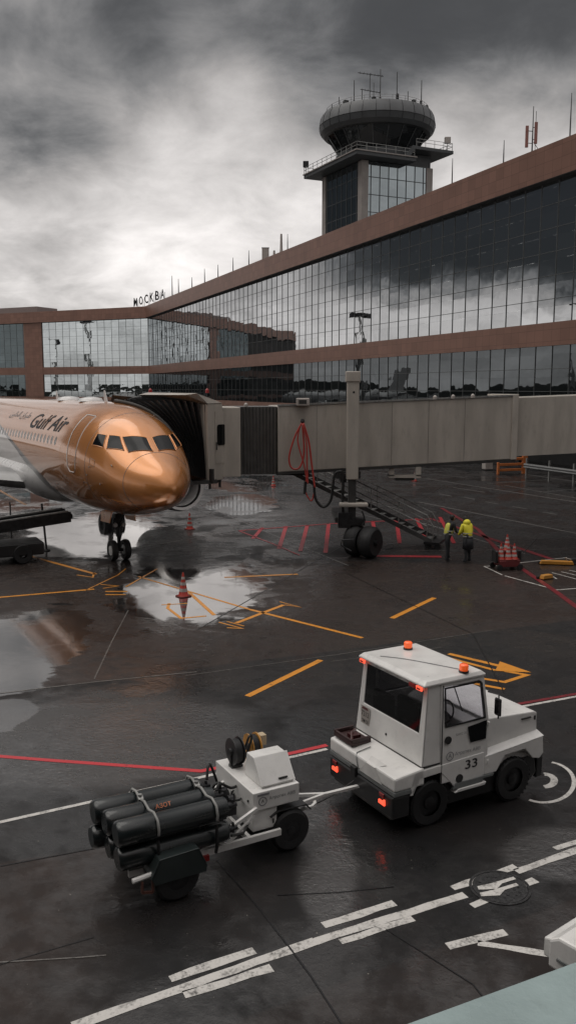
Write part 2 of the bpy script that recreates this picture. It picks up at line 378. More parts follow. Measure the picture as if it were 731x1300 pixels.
marking('ground_marking_white', P_white, [
    ([(-40, 1053), (415, 951)], .085), ([(640, 901), (760, 879)], .085),
    ([(92, 1303), (400, 1195), (590, 1136)], .135, .012), ([(655, 1107), (760, 1069)], .125, .012),
    ([(216, 1243), (323, 1207)], .13, .016), ([(234, 1264), (345, 1229)], .13, .016),
    ([(410, 1175), (500, 1146)], .14, .016), ([(432, 1196), (524, 1166)], .12, .016),
    ([(574, 1128), (654, 1100)], .12, .016), ([(598, 1150), (679, 1117)], .12, .016), ([(704, 1078), (760, 1060)], .10, .012),
    ([(567, 1201), (641, 1183)], .13, .012), ([(606, 1197), (706, 1213)], .11, .012),
    (arc(690, 993, 38, 26, -75, 120), .07), (arc(690, 991, 13, 8, -90, 90), .12),
    ([(400, 1021), (398, 1012)], .05)])
marking('ground_marking_far_white', P_grey, [
    ([(530, 637), (760, 683)], .12), ([(530, 606), (760, 642)], .14), ([(537, 664), (665, 703)], .1), ([(560, 670), (600, 680)], .08),
    ([(557, 627), (573, 630)], .12), ([(588, 631), (602, 634)], .12), ([(616, 637), (632, 640)], .12), ([(650, 643), (668, 646)], .12), ([(688, 650), (706, 653)], .12),
    ([(575, 619), (615, 625)], .12), ([(665, 602), (740, 613)], .14), ([(618, 614), (708, 608)], .1), ([(640, 616), (740, 634)], .09), ([(684, 625), (740, 620)], .09),
    ([(545, 602), (590, 606)], .12), ([(330, 672), (380, 693), (442, 718)], .05), ([(395, 617), (520, 650)], .06), ([(430, 645), (560, 680)], .05), ([(255, 640), (330, 672)], .05),
    ([(455, 700), (720, 697)], .03), ([(480, 600), (545, 608)], .12)])
marking('ground_marking_box', P_white, [
    ([(640, 731), (706, 749), (760, 745)], .07), ([(637, 717), (718, 708), (722, 712)], .06), ([(637, 730), (614, 719), (632, 718)], .06),
    ([(700, 727), (760, 743)], .05), ([(712, 726), (760, 737)], .05), ([(722, 724), (760, 732)], .05), ([(700, 731), (706, 735)], .05)])
marking('ground_marking_red', P_red, [
    ([(-40, 957), (60, 965), (255, 979), (345, 962), (415, 946)], .115)], .004)
marking('ground_marking_dark_red', P_dred, [([(640, 897), (760, 876)], .11),
    ([(545, 658), (640, 690), (700, 710)], .25), ([(560, 645), (606, 672), (640, 707), (706, 752), (760, 792)], .2)], .008)
marking('stand_hatching_and_red_sheen', paint_mat('hatch_and_sheen_red', (.42, .03, .04), .75), [
    ([(303, 674), (420, 665), (545, 659)], .13), ([(303, 674), (345, 690), (380, 705)], .08)] +
    [([(a, 672 - (a - 303) * .06), (b, c)], .18) for a, b, c in ((333, 321, 684), (363, 354, 697), (390, 381, 700), (417, 413, 702), (473, 477, 690), (503, 507, 690), (528, 540, 682), (558, 576, 690))] +
    [([(470, 706), (560, 707)], .35)], .012)  # last strip is no marking: red sheen of the wet ground, painted as colour
marking('ground_marking_yellow', P_yel, [
    ([(31, 704), (122, 729)], .16), ([(-30, 761), (120, 748)], .14), ([(497, 785), (551, 759)], .17), ([(314, 884), (407, 838)], .16),
    ([(318, 774), (460, 810)], .13), ([(300, 791), (360, 768)], .14), ([(285, 733), (378, 729)], .16), ([(-10, 617), (33, 641)], .2),
    ([(176, 732), (318, 774)], .10), ([(240, 752), (272, 781)], .12), ([(160, 745), (200, 722)], .07), ([(215, 766), (213, 772), (230, 785), (262, 782)], .1), ([(205, 768), (238, 766)], .07),
    ([(278, 790), (308, 798), (288, 797)], .07), ([(355, 764), (382, 771), (362, 768)], .06), ([(288, 789), (310, 795)], .05),
    ([(569, 830), (640, 847)], .15), ([(560, 833), (628, 851)], .12), ([(590, 858), (640, 866), (668, 857), (640, 852)], .12), ([(602, 868), (640, 875)], .12),
    ([(108, 750), (150, 730), (160, 722)], .05), ([(134, 751), (162, 751)], .12), ([(134, 755), (160, 755)], .1), ([(128, 742), (150, 744), (131, 747)], .06), ([(120, 727), (118, 733), (98, 730)], .08)])
mb = MB(); P = [at(*p) for p in ((634, 840), (674, 854), (628, 852))]; mb.add([(p[0], p[1], .0085) for p in P], [[0, 1, 2]])
tag(mb.build('ground_arrow_head', P_yel), kind='structure')
marking('slab_joint_dark', P_joint, [
    ([(275, 1092), (330, 1155), (368, 1204), (395, 1240), (440, 1310)], .022), ([(352, 1137), (430, 1133), (500, 1126)], .015), ([(490, 1180), (600, 1250), (640, 1300)], .018),
    ([(560, 620), (250, 800)], .03), ([(440, 728), (600, 805), (640, 880)], .03), ([(170, 1068), (0, 1100)], .02), ([(0, 1225), (120, 1190)], .012)], .006)
marking('slab_joint_light', P_ljoint, [
    ([(-30, 884), (120, 866), (250, 853)], .045), ([(235, 858), (430, 831), (625, 800)], .025), ([(120, 862), (142, 815), (163, 775)], .03),
    ([(0, 1222), (100, 1216), (135, 1213)], .02), ([(250, 700), (420, 702)], .03), ([(150, 700), (310, 672), (345, 668)], .05), ([(420, 840), (560, 822)], .02)], .006)

# manhole
mh = thing('manhole_cover', 'round cast iron manhole cover sunk in the white bottom line', 'manhole cover', at(634, 1127, 0))
M_iron = mat('cast_iron', (.035, .035, .036), .45, .3, .4, 20, bump=.6, bscale=60)
MB().lathe([(.36, .0), (.36, .0095), (0.001, .0095)], n=40).build('cover', M_iron, mh)
MB().lathe([(.405, .0), (.405, .0115), (.37, .0125), (.365, .0)], n=40, cap=False).build('rim', M_iron, mh)
mb = MB()
for i in range(-5, 6):
    for j in range(-5, 6):
        if i * i + j * j < 26 and (i + j) % 2 == 0: mb.box(i * .06 - .016, i * .06 + .016, j * .06 - .016, j * .06 + .016, .009, .014)
mb.build('tread_pattern', M_iron, mh)
mb = MB()
for y_ in (-.12, .03): mb.hexa([(-.3, y_ - .1), (-.05, y_ - .08), (.05, y_ + .05), (.26, y_ + .15), (.24, y_ + .21), (-.1, y_ + .05), (-.3, y_ - .02)], .0140, .0158)
mb.build('worn_paint', P_white, mh)

# far low hills / tree line round the airfield (seen in the glass)
mb = MB(); n = 160; pts = []
for i in range(n + 1):
    a = 2 * math.pi * i / n; r_ = 900 + 60 * math.sin(a * 5); hh = 12 + 5 * math.sin(a * 7) + 3 * math.sin(a * 23) + random.uniform(-1.5, 1.5)
    pts.append((r_ * math.cos(a), r_ * math.sin(a), hh))
for i in range(n):
    a, b = pts[i], pts[i + 1]
    mb.add([(a[0], a[1], -1), (b[0], b[1], -1), b, a, (b[0] * 1.1, b[1] * 1.1, -1), (a[0] * 1.1, a[1] * 1.1, -1)], [[0, 1, 2, 3], [3, 2, 4, 5]])
tag(mb.build('hills', mat('dark_hills', (.03, .035, .03), .9, scale=.02)), kind='structure')

# ------------------------------------------------------------------ common materials
M_white = mat('white_vehicle_paint', (.74, .73, .71), .32, var=.06, scale=2.5, coat=.35, dirt=.14)
M_grey = mat('grey_strip', (.16, .17, .17), .5, dirt=.3)
M_black = mat('black_paint', (.014, .014, .015), .4, coat=.2)
M_rub = mat('tyre_rubber', (.007, .007, .008), .6, bump=.2, bscale=60)
M_steel = mat('galvanised', (.32, .32, .31), .4, .7, .2, 8, dirt=.2)
M_dsteel = mat('dark_steel', (.032, .032, .034), .4, .6, .25, 8)
M_orange = mat('orange_lens', (.9, .12, .02), .2, coat=.6, emit=(1, .13, .02), es=.35)
M_lamp = mat('lit_red_lamp', (.8, .08, .04), .3, emit=(1, .12, .06), es=1.0)
M_lampd = mat('unlit_red_lens', (.28, .02, .02), .2, coat=.5)
M_ink = mat('black_lettering', (.015, .015, .017), .5); M_inkg = mat('grey_lettering', (.20, .20, .21), .5)
def glass_mat(name, tint=.02, trans=.35, refl=1.):
    m, nt, b = base(name); L = nt.links.new; nt.nodes.remove(b)
    tr = nd(nt, 'ShaderNodeBsdfTransparent'); tr.inputs[0].default_value = (trans, trans, trans * 1.02, 1)
    gl = nd(nt, 'ShaderNodeBsdfGlossy'); gl.inputs['Roughness'].default_value = .03; gl.inputs[0].default_value = (refl,) * 3 + (1,)
    lw = nd(nt, 'ShaderNodeLayerWeight'); mx = nd(nt, 'ShaderNodeMixShader')
    L(mth(nt, 'MULTIPLY_ADD', mth(nt, 'POWER', lw.outputs['Facing'], 4.), .7, .035), mx.inputs[0]); L(tr.outputs[0], mx.inputs[1]); L(gl.outputs[0], mx.inputs[2]); L(mx.outputs[0], nt.nodes['Material Output'].inputs[0])
    return m
G_cab = glass_mat('cab_glass', trans=.94); G_rear = glass_mat('tinted_glass', trans=.42)

# ------------------------------------------------------------------ terminal building
def wall_glass(name, tint, bays, base_refl):
    """mirror glazing; every pane sits at its own tiny angle (bays = pane width, height)"""
    m, nt, b = base(name); L = nt.links.new
    tc = nd(nt, 'ShaderNodeTexCoord'); sp = nd(nt, 'ShaderNodeSeparateXYZ'); L(tc.outputs['Object'], sp.inputs[0])
    fx = mth(nt, 'FLOOR', mth(nt, 'DIVIDE', sp.outputs[0], bays[0])); fz = mth(nt, 'FLOOR', mth(nt, 'DIVIDE', sp.outputs[2], bays[1]))
    cb = nd(nt, 'ShaderNodeCombineXYZ'); L(fx, cb.inputs[0]); L(fz, cb.inputs[1])
    wn = nd(nt, 'ShaderNodeTexWhiteNoise', noise_dimensions='3D'); L(cb.outputs[0], wn.inputs['Vector'])
    s3 = nd(nt, 'ShaderNodeSeparateXYZ'); L(wn.outputs['Color'], s3.inputs[0])
    fracx = mth(nt, 'SUBTRACT', mth(nt, 'FRACT', mth(nt, 'DIVIDE', sp.outputs[0], bays[0])), .5)
    fracz = mth(nt, 'SUBTRACT', mth(nt, 'FRACT', mth(nt, 'DIVIDE', sp.outputs[2], bays[1])), .5)
    pil = mth(nt, 'ADD', mth(nt, 'POWER', fracx, 2.), mth(nt, 'POWER', fracz, 2.))
    n0 = nd(nt, 'ShaderNodeTexNoise', i_Scale=.35, i_Detail=2.); L(tc.outputs['Object'], n0.inputs['Vector'])
    h = mth(nt, 'ADD', mth(nt, 'MULTIPLY', mth(nt, 'SUBTRACT', s3.outputs[0], .5), mth(nt, 'MULTIPLY', fracx, .015)),
            mth(nt, 'ADD', mth(nt, 'MULTIPLY', mth(nt, 'SUBTRACT', s3.outputs[1], .5), mth(nt, 'MULTIPLY', fracz, .013)),
                mth(nt, 'ADD', mth(nt, 'MULTIPLY', pil, .004), mth(nt, 'MULTIPLY', n0.outputs[0], .008))))
    bp = nd(nt, 'ShaderNodeBump', i_Strength=1., i_Distance=1.); L(h, bp.inputs['Height'])
    gl = nd(nt, 'ShaderNodeBsdfGlossy'); gl.inputs[0].default_value = (*tint, 1); gl.inputs['Roughness'].default_value = .012; L(bp.outputs[0], gl.inputs['Normal'])
    df = nd(nt, 'ShaderNodeBsdfDiffuse'); L(mixc(nt, s3.outputs[2], (.010, .012, .013), (.022, .024, .025)), df.inputs[0])
    lw = nd(nt, 'ShaderNodeFresnel', i_IOR=1.55)
    f = mth(nt, 'MULTIPLY_ADD', lw.outputs[0], 1 - base_refl, base_refl)
    f = mth(nt, 'MULTIPLY', f, mth(nt, 'MULTIPLY_ADD', s3.outputs[2], .08, .92))
    mx = nd(nt, 'ShaderNodeMixShader'); L(f, mx.inputs[0]); L(df.outputs[0], mx.inputs[1]); L(gl.outputs[0], mx.inputs[2])
    L(mx.outputs[0], nt.nodes['Material Output'].inputs[0]); nt.nodes.remove(b)
    return m
def panel_mat(name, col, bx, bz):
    m, nt, b = base(name); L = nt.links.new
    tc = nd(nt, 'ShaderNodeTexCoord'); sp = nd(nt, 'ShaderNodeSeparateXYZ'); L(tc.outputs['Object'], sp.inputs[0])
    u = mth(nt, 'DIVIDE', sp.outputs[0], bx); v = mth(nt, 'DIVIDE', sp.outputs[2], bz)
    cb = nd(nt, 'ShaderNodeCombineXYZ'); L(mth(nt, 'FLOOR', u), cb.inputs[0]); L(mth(nt, 'FLOOR', v), cb.inputs[1])
    wn = nd(nt, 'ShaderNodeTexWhiteNoise', noise_dimensions='3D'); L(cb.outputs[0], wn.inputs['Vector'])
    nz = nd(nt, 'ShaderNodeTexNoise', i_Scale=.25, i_Detail=8., i_Roughness=.65); L(tc.outputs['Object'], nz.inputs['Vector'])
    c = mixc(nt, wn.outputs['Value'], tuple(x * .88 for x in col), tuple(x * 1.1 for x in col))
    c = mixc(nt, mth(nt, 'MULTIPLY', ramp(nt, nz.outputs[0], .4, .7), .35), c, tuple(x * .6 for x in col))
    e = mth(nt, 'MINIMUM', mth(nt, 'MULTIPLY', mth(nt, 'FRACT', u), bx), mth(nt, 'MULTIPLY', mth(nt, 'FRACT', v), bz))
    c = mixc(nt, ramp(nt, e, .04, .0), c, tuple(x * .35 for x in col))
    L(c, b.inputs['Base Color']); b.inputs['Roughness'].default_value = .42; b.inputs['Metallic'].default_value = .25
    return m
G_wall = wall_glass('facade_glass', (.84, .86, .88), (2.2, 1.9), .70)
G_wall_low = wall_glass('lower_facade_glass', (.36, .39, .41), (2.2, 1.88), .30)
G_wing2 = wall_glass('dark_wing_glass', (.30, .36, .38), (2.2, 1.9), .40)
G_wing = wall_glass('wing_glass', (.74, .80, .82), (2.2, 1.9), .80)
M_clad = panel_mat('terracotta_cladding', (.27, .145, .108), 1.1, .95)
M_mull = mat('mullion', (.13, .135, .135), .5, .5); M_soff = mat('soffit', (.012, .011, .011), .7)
M_roof = mat('roof_membrane', (.10, .10, .10), .8); M_dwall = mat('ground_floor_wall', (.022, .021, .021), .6)

def bars(L0, L1, z0, z1, rows, step, y=.0, w=.042, d=.05):
    mb = MB(); k = math.ceil(L0 / step)
    while k * step <= L1: mb.box(k * step - w / 2, k * step + w / 2, y, y + d, z0, z1); k += 1
    for z in rows: mb.box(L0, L1, y, y + d * .8, z - w / 2, z + w / 2)
    return mb
def facade(root, Lx, depth, gl_hi, gl_lo, x0=0., holes=None):
    """local x along the front, +y towards the apron. bays = lists of (x0,x1) that are glazed"""
    bays = holes or [(x0, Lx)]
    MB().box(x0, Lx, -depth, -.6, 25.5, 25.75).build('roof', M_roof, root)
    MB().prism([(.75, 23.36), (.75, 26.05), (-.8, 26.05), (-.8, 25.76), (.55, 25.7), (.55, 23.5), (-.3, 23.5), (-.3, 23.36)], x0, Lx, 'x').build('cornice_band', M_clad, root)
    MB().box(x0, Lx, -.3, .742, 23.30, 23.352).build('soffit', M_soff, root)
    MB().box(x0, Lx, -.5, .16, 10.1, 12.0).build('middle_band', M_clad, root)
    MB().box(x0, Lx, -.5, .10, 3.55, 4.46).build('lower_band', M_clad, root)
    MB().box(x0, Lx, -depth, -2.5, 0, 3.54).build('ground_floor_wall', M_dwall, root)
    MB().box(x0, Lx, -depth, -.61, 3.55, 25.49).build('core_wall', M_dwall, root)
    for bi, (a, b) in enumerate(bays):
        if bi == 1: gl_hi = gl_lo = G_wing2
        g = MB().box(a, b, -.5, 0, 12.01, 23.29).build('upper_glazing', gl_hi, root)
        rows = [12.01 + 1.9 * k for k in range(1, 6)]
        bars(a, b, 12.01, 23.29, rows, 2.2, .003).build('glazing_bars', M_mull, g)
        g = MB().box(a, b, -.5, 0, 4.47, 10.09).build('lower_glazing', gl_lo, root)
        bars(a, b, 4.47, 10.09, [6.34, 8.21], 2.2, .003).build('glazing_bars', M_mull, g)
FA, FK = 50.8, .3965
def fpt(Y): return (FA - FK * Y, Y)
TB = thing('terminal_building', 'long mirror glass terminal with two brown bands running past the control tower', 'terminal', (*fpt(30), 0), math.atan2(.9296, -.3686))
LEN = (213 - 30) / .9296
facade(TB, LEN + .1, 45, G_wall, G_wall_low)
WG = thing('terminal_wing', 'brown and glass terminal wing closing the apron behind the gold airliner', 'terminal wing', (-33.6, 213, 0), math.atan2(.444, -.896))
facade(WG, 104, 30, G_wing, G_wing, holes=[(.15, 33.2), (39.2, 62.)])
MB().box(33.2, 39.2, -.5, .22, 4.46, 23.36).build('pillar', M_clad, WG)
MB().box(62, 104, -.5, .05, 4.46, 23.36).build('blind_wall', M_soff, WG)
MB().box(0, .15, -.5, .05, 4.46, 23.36).build('corner_post', M_mull, WG)
MB().box(40, 62, -14, -6, 25.76, 28.2).build('roof_plant_room', mat('plant_room_panel', (.26, .20, .185), .6, dirt=.2, stretch=(1, 1, 4)), WG)
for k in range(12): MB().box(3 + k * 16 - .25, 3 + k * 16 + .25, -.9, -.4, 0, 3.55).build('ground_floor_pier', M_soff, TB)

def roofpt(px, back=1.2):                    # a spot on the terminal roof edge along a bearing
    A = FA + back * .9296 + FK * back * .3686; k = (px - 365.5) / 1111
    for _ in range(12):
        Y = A / (FK + k); d = Y * CT - (25.76 - H0) * ST; k = (px - 365.5) / FPX * d / Y
    return (k * Y, Y, 25.76)
def topz(px, py, Y): r = ray(px, py); return H0 + Y * r[2] / r[1]
M_ant = mat('antenna_metal', (.07, .07, .07), .5, .5); M_antw = mat('antenna_white', (.42, .38, .35), .5)
M_antr = mat('antenna_panel', (.28, .12, .10), .5)
whips = [(722, 118, 'tall dark whip aerial at the right end of the roof'), (638, 178, 'thin whip aerial on the roof between tower and twin panels'), (573, 201, 'short thin whip aerial just right of the tower'),
         (365, 297, 'thin whip aerial beside the pale roof masts'), (316, 318, 'whip aerial standing alone left of the roof masts'), (296, 327, 'faint short whip aerial on the falling roofline'), (277, 336, 'dark whip aerial midway along the far roof'),
         (260, 341, 'thin whip aerial left of the dark midway whip'), (244, 352, 'low faint whip aerial on the far roof'), (227, 354, 'stout short whip aerial near the roof letters'), (219, 350, 'slender whip aerial right behind the roof letters')]
for px, py, lb in whips:
    p = roofpt(px); hgt = topz(px, py, p[1]) - 25.76; r_ = .035 * p[1] / 80 + .02
    t = thing('whip_aerial', lb, 'aerial', p, 0, 'whip aerials on the terminal roof')
    MB().tube([(0, 0, 0), (0, 0, hgt * .55), (0, 0, hgt)], [r_ * 1.3, r_, r_ * .5], 6).build('rod', M_ant, t)
    MB().lathe([(.12, 0), (.12, .15), (.05, .3)], n=8).build('base', M_ant, t)
p = roofpt(674, 1.6); hz = topz(674, 135, p[1]) - 25.76
t = thing('mobile_mast', 'mast with two upright reddish antenna panels near the roof corner', 'antenna mast', p)
MB().tube([(0, 0, 0), (0, 0, hz)], [.08, .03], 8).tube([(.25, 0, .4), (.25, 0, hz * .92)], .025, 6).build('pole', M_ant, t)
for x_, z0, z1 in ((-.55, 1.5, 3.3), (.22, 1.8, 3.6)):
    q = MB().box(x_ - .13, x_ + .13, -.3, -.15, z0, z1).build('antenna_panel', M_antr, t, bevel=.03)
    MB().bar((0, 0, z0 + .4), (x_, -.15, z0 + .4), .05).bar((0, 0, z1 - .4), (x_, -.15, z1 - .4), .05).build('bracket', M_ant, t)
MB().box(-.55, -.25, -.2, .2, 0, .9).box(.0, .35, -.25, .25, 0, .75).build('equipment_box', M_ant, t, bevel=.02)
MB().bar((.1, 0, 2), (1.4, .1, .3), .04).build('stay', M_ant, t)
for px, w_, h_, lb in ((693, .7, .6, 'small grey box on the roof edge right of the twin panels'), (540, .5, .8, 'grey box on the roof edge beside the tower'), (337, 1.1, 2.6, 'upright grey cabinet on the roof left of the pale masts')):
    p = roofpt(px); t = thing('roof_box', lb, 'roof box', p)
    MB().box(-w_ / 2, w_ / 2, -.3, .3, 0, h_).build('cabinet', M_antw, t, bevel=.04)
    MB().box(-w_ / 2 - .05, w_ / 2 + .05, -.36, .36, h_, h_ + .06).build('lid', M_steel, t)
for px, top, lb in ((357, 297, 'pale tapered mast, taller of two on the roof'), (348, 318, 'pale stubby mast beside the taller one')):
    p = roofpt(px, 2.); hz = topz(px, top, p[1]) - 25.76; t = thing('roof_mast', lb, 'mast', p)
    MB().tube([(0, 0, 0), (0, 0, hz * .5), (0, 0, hz)], [.35, .22, .16], 10).build('shaft', M_antw, t)
    MB().box(-.5, .5, -.3, .3, 0, hz * .25).build('base', M_steel, t, bevel=.03)
# roof letters
p0, p1 = Vector(roofpt(208.5, .9)), Vector(roofpt(189, .9)); dirl = (p0 - p1).normalized()
rs = thing('roof_sign', 'black city name letters standing on the far roof corner', 'roof sign', tuple(p1), 0)
q0 = at(172, 391, 26.4)  # bearing only
for i, ch in enumerate('MOCKBA'):
    px = 175 + i * 6.8; k = (px - 365.5) / 1111; Y = 226 - i * 4.6; wd = .85
    loc = Vector((k * Y, Y, 0)) - Vector((p1.x, p1.y, 0))
    cz = topz(px, 389 - i * 2.0, Y) - p1.z
    b = text_on('letter', ch, M_ink, rs, (loc.x - wd / 2, loc.y, cz), (1, 0, 0), (0, 0, 1), 2.1, wd, .02, .08)
    MB().bar((loc.x - .5, loc.y + .2, .0), (loc.x - .5, loc.y + .2, cz + 1.5), .08).bar((loc.x + .5, loc.y + .2, .0), (loc.x + .5, loc.y + .2, cz + 1.5), .08).build('letter_post', M_ant, rs)

# ------------------------------------------------------------------ control tower
tw_rz = math.atan2(.432, .902)
TK = Vector((10.74, 133, 0)); ta = Vector((.902, .432, 0)); tb = Vector((-.432, .902, 0)); tc_ = TK + ta * 6.5 + tb * 6.5
TW = thing('control_tower', 'round topped airport control tower rising behind the terminal roof', 'control tower', tuple(tc_), tw_rz); TW.scale = (.965, .965, .965)
M_conc = mat('tower_concrete', (.33, .30, .28), .7, var=.12, scale=.6, dirt=.15); M_conc2 = mat('tower_dark_panel', (.065, .07, .074), .55, var=.15, scale=.5, dirt=.2)
G_tow = wall_glass('tower_glass', (.54, .61, .64), (1.6, 2.6), .58); G_cabt = wall_glass('tower_cab_glass', (.18, .19, .2), (9, 9), .25)
MB().box(-6.35, 6.35, -6.35, 6.35, 0, 41.3).build('shaft_glazing', G_tow, TW)
mb = MB()
for k in range(-3, 4):
    mb.box(k * 1.6 - .05, k * 1.6 + .05, -6.42, -6.351, 20, 41.3); mb.box(-6.42, -6.351, k * 1.6 - .05, k * 1.6 + .05, 20, 41.3)
for k in range(9, 16):
    mb.box(-5.2, 5.2, -6.40, -6.352, k * 2.6 - .05, k * 2.6 + .05); mb.box(-6.40, -6.352, -5.2, 5.2, k * 2.6 - .05, k * 2.6 + .05)
mb.build('glazing_bars', mat('dark_bar', (.06, .065, .07), .5), TW)
for x_, y_ in ((-6.5, -6.5), (5.3, -6.5), (-6.5, 5.3), (5.3, 5.3)):
    MB().box(x_, x_ + 1.2, y_, y_ + 1.2, 0, 41.35).build('corner_pillar', M_conc, TW, bevel=.05)
MB().box(-8.75, 1.8, -8.75, 8.75, 41.4, 41.95).build('lower_deck', M_conc2, TW, bevel=.05)
MB().hexa([(-8.9, -8.9), (1.9, -8.9), (1.9, 8.9), (-8.9, 8.9)], 41.96, 42.12).build('deck_edge', M_conc, TW)
MB().prism([(.4, 41.6), (1.6, 43.25), (8.75, 43.25), (8.75, 43.75), (1.2, 43.75), (-.4, 41.96)], -8.75, 8.75).build('upper_deck', M_conc2, TW, bevel=.05)
MB().box(.5, 6.2, -6.2, 6.2, 41.3, 43.2).build('deck_wall', M_conc2, TW)
MB().lathe([(6.6, 41.96), (6.6, 43.75), (6.4, 43.9), (5.9, 43.9)], n=48).build('cab_plinth', M_conc2, TW, smooth=30)
MB().lathe([(5.9, 43.9), (7.9, 46.9)], n=20).build('cab_glazing', G_cabt, TW)
for k in range(20):
    a = 2 * math.pi * k / 20; c_, s_ = math.cos(a), math.sin(a)
    MB().bar((5.98 * c_, 5.98 * s_, 43.9), (8.0 * c_, 8.0 * s_, 46.9), .13).build('cab_mullion', M_conc2, TW)
mb = MB()
for k in range(28):
    a = 2 * math.pi * (k + .5) / 28; c_, s_ = math.cos(a), math.sin(a)
    mb.bar((9.315 * c_, 9.315 * s_, 48.34), (9.13 * c_, 9.13 * s_, 49.35), .05).bar((9.13 * c_, 9.13 * s_, 49.35), (8.71 * c_, 8.71 * s_, 50.1), .05).bar((9.06 * c_, 9.06 * s_, 47.4), (9.31 * c_, 9.31 * s_, 48.2), .05)
mb.build('ring_panel_seam', M_ink, TW)
for k, (a, w_, h_) in enumerate(((200, .7, .5), (235, .5, .4), (262, .35, .9), (285, .5, .5), (300, .3, .8), (318, .6, .4), (335, .4, .6))):
    x_, y_ = 7.7 * math.cos(R(a)), 7.7 * math.sin(R(a)); MB().box(x_ - w_ / 2, x_ + w_ / 2, y_ - w_ / 2, y_ + w_ / 2, 50.0, 50.3 + h_).build('rooftop_unit', M_dsteel, TW, bevel=.03)
MB().lathe([(7.4, 46.75), (8.5, 46.85), (9.05, 47.4), (9.3, 48.2)], n=56).build('lower_cab_ring', M_conc2, TW, smooth=20)
MB().lathe([(9.22, 48.2), (9.22, 48.32)], n=56).build('ring_groove', M_ink, TW)
MB().lathe([(9.3, 48.32), (9.12, 49.35), (8.7, 50.1), (8.5, 50.1), (8.5, 49.9), (.1, 50.1)], n=56).build('upper_cab_ring', mat('tower_ring', (.13, .135, .14), .45, var=.15, scale=.5, dirt=.15), TW, smooth=20)
def railing(mb, pts, h=1.1, r_=.035, step=1.6):
    for i in range(len(pts) - 1):
        a, b = Vector(pts[i]), Vector(pts[i + 1]); n = max(1, round((b - a).length / step))
        for j in range(n + 1): q = a.lerp(b, j / n); mb.bar(q, q + Vector((0, 0, h)), r_ * 1.6)
        for hh in (h, h * .55): mb.bar(a + Vector((0, 0, hh)), b + Vector((0, 0, hh)), r_ * 1.6)
mb = MB(); railing(mb, [(1.5, -8.7, 42.1), (-8.7, -8.7, 42.1), (-8.7, 8.7, 42.1), (1.5, 8.7, 42.1)]); mb.build('lower_railing', M_steel, TW)
mb = MB(); railing(mb, [(1.9, -8.6, 43.75), (8.6, -8.6, 43.75), (8.6, 8.6, 43.75), (1.9, 8.6, 43.75)]); mb.build('upper_railing', M_steel, TW)
mb = MB(); railing(mb, [(8.2 * math.cos(R(a)), 8.2 * math.sin(R(a)), 50.1) for a in range(0, 361, 15)], .8, .025, 3); mb.build('roof_railing', M_steel, TW)
# things on the tower roof
def onroof(px, depth, z): z *= .965; k = (px - 365.5) / 1160; return (k * depth, depth, z)
tv = thing('tv_aerial', 'tall lattice aerial with crossed booms on the tower roof', 'aerial', onroof(470, 141, 50.4))
MB().tube([(-.15, 0, 0), (-.15, 0, 5.8)], .06, 6).tube([(.45, 0, 0), (.45, 0, 4.4)], .05, 6).bar((-.15, 0, .5), (.45, 0, 1.6), .05).bar((.45, 0, 1.6), (-.15, 0, 2.6), .05).build('mast', M_ant, tv)
for z_, w_ in ((5.6, 2.0), (3.2, 1.6)):
    mb = MB().bar((-w_, .1, z_ + .3), (w_ * .95, -.1, z_ - .3), .09)
    for k in range(-3, 4): mb.bar((k * w_ / 3.6, -.5, z_ - k * .08), (k * w_ / 3.6, .5, z_ - k * .08), .04)
    mb.build('boom', M_ant, tv)
for px, hh, lb in ((449, 4.6, 'thin whip aerial left of the lattice aerial on the tower'), (459, 3.2, 'short whip aerial against the lattice aerial on the tower'), (482, 6.2, 'tallest whip aerial on the tower roof, beside the lattice aerial'), (503, 5.8, 'tall whip aerial at the middle of the tower roof'), (517, 3.0, 'stout short aerial right of the middle on the tower'), (534, 4.6, 'thin whip aerial on the right of the tower roof'), (430, 2.2, 'small dark aerial at the left rim of the tower roof'), (421, 1.9, 'stub aerial on the far left rim of the tower'), (541, 1.4, 'short knobbed lamp pole on the right rim of the tower')):
    t = thing('tower_aerial', lb, 'aerial', onroof(px, 140.5, 49.6 if px in (421, 541) else 50.4), 0, 'aerials on the control tower roof')
    MB().tube([(0, 0, 0), (0, 0, hh)], [.10, .06], 6).build('rod', M_ant, t)
    MB().lathe([(.16, hh * .3), (.16, hh * .3 + .3)] if px not in (541,) else [(.02, hh), (.2, hh + .1), (.2, hh + .35), (.02, hh + .45)], n=8).build('collar', M_ant, t)
for loc, lb in ((tc_ + ta * -8.2 + tb * 8.2 + Vector((0, 0, 40.65)), 'small dark camera post on the left tip of the tower deck'), (tc_ + ta * 7.6 + tb * -8.0 + Vector((0, 0, 42.2)), 'pale dish frame on the right tip of the tower deck')):
    t = thing('deck_camera', lb, 'camera post', tuple(loc))
    MB().bar((0, 0, 0), (0, 0, 1.9), .1).build('post', M_steel, t); MB().box(-.45, .45, -.3, .3, 1.1, 2.0).build('housing', M_antw if 'pale' in lb else M_dsteel, t, bevel=.05)
for k, x_, z_ in ((0, -2.3, 2.2), (1, 2., 2.6), (2, 3.2, 3.4)):   # poles fixed on the right face of the shaft
    pass

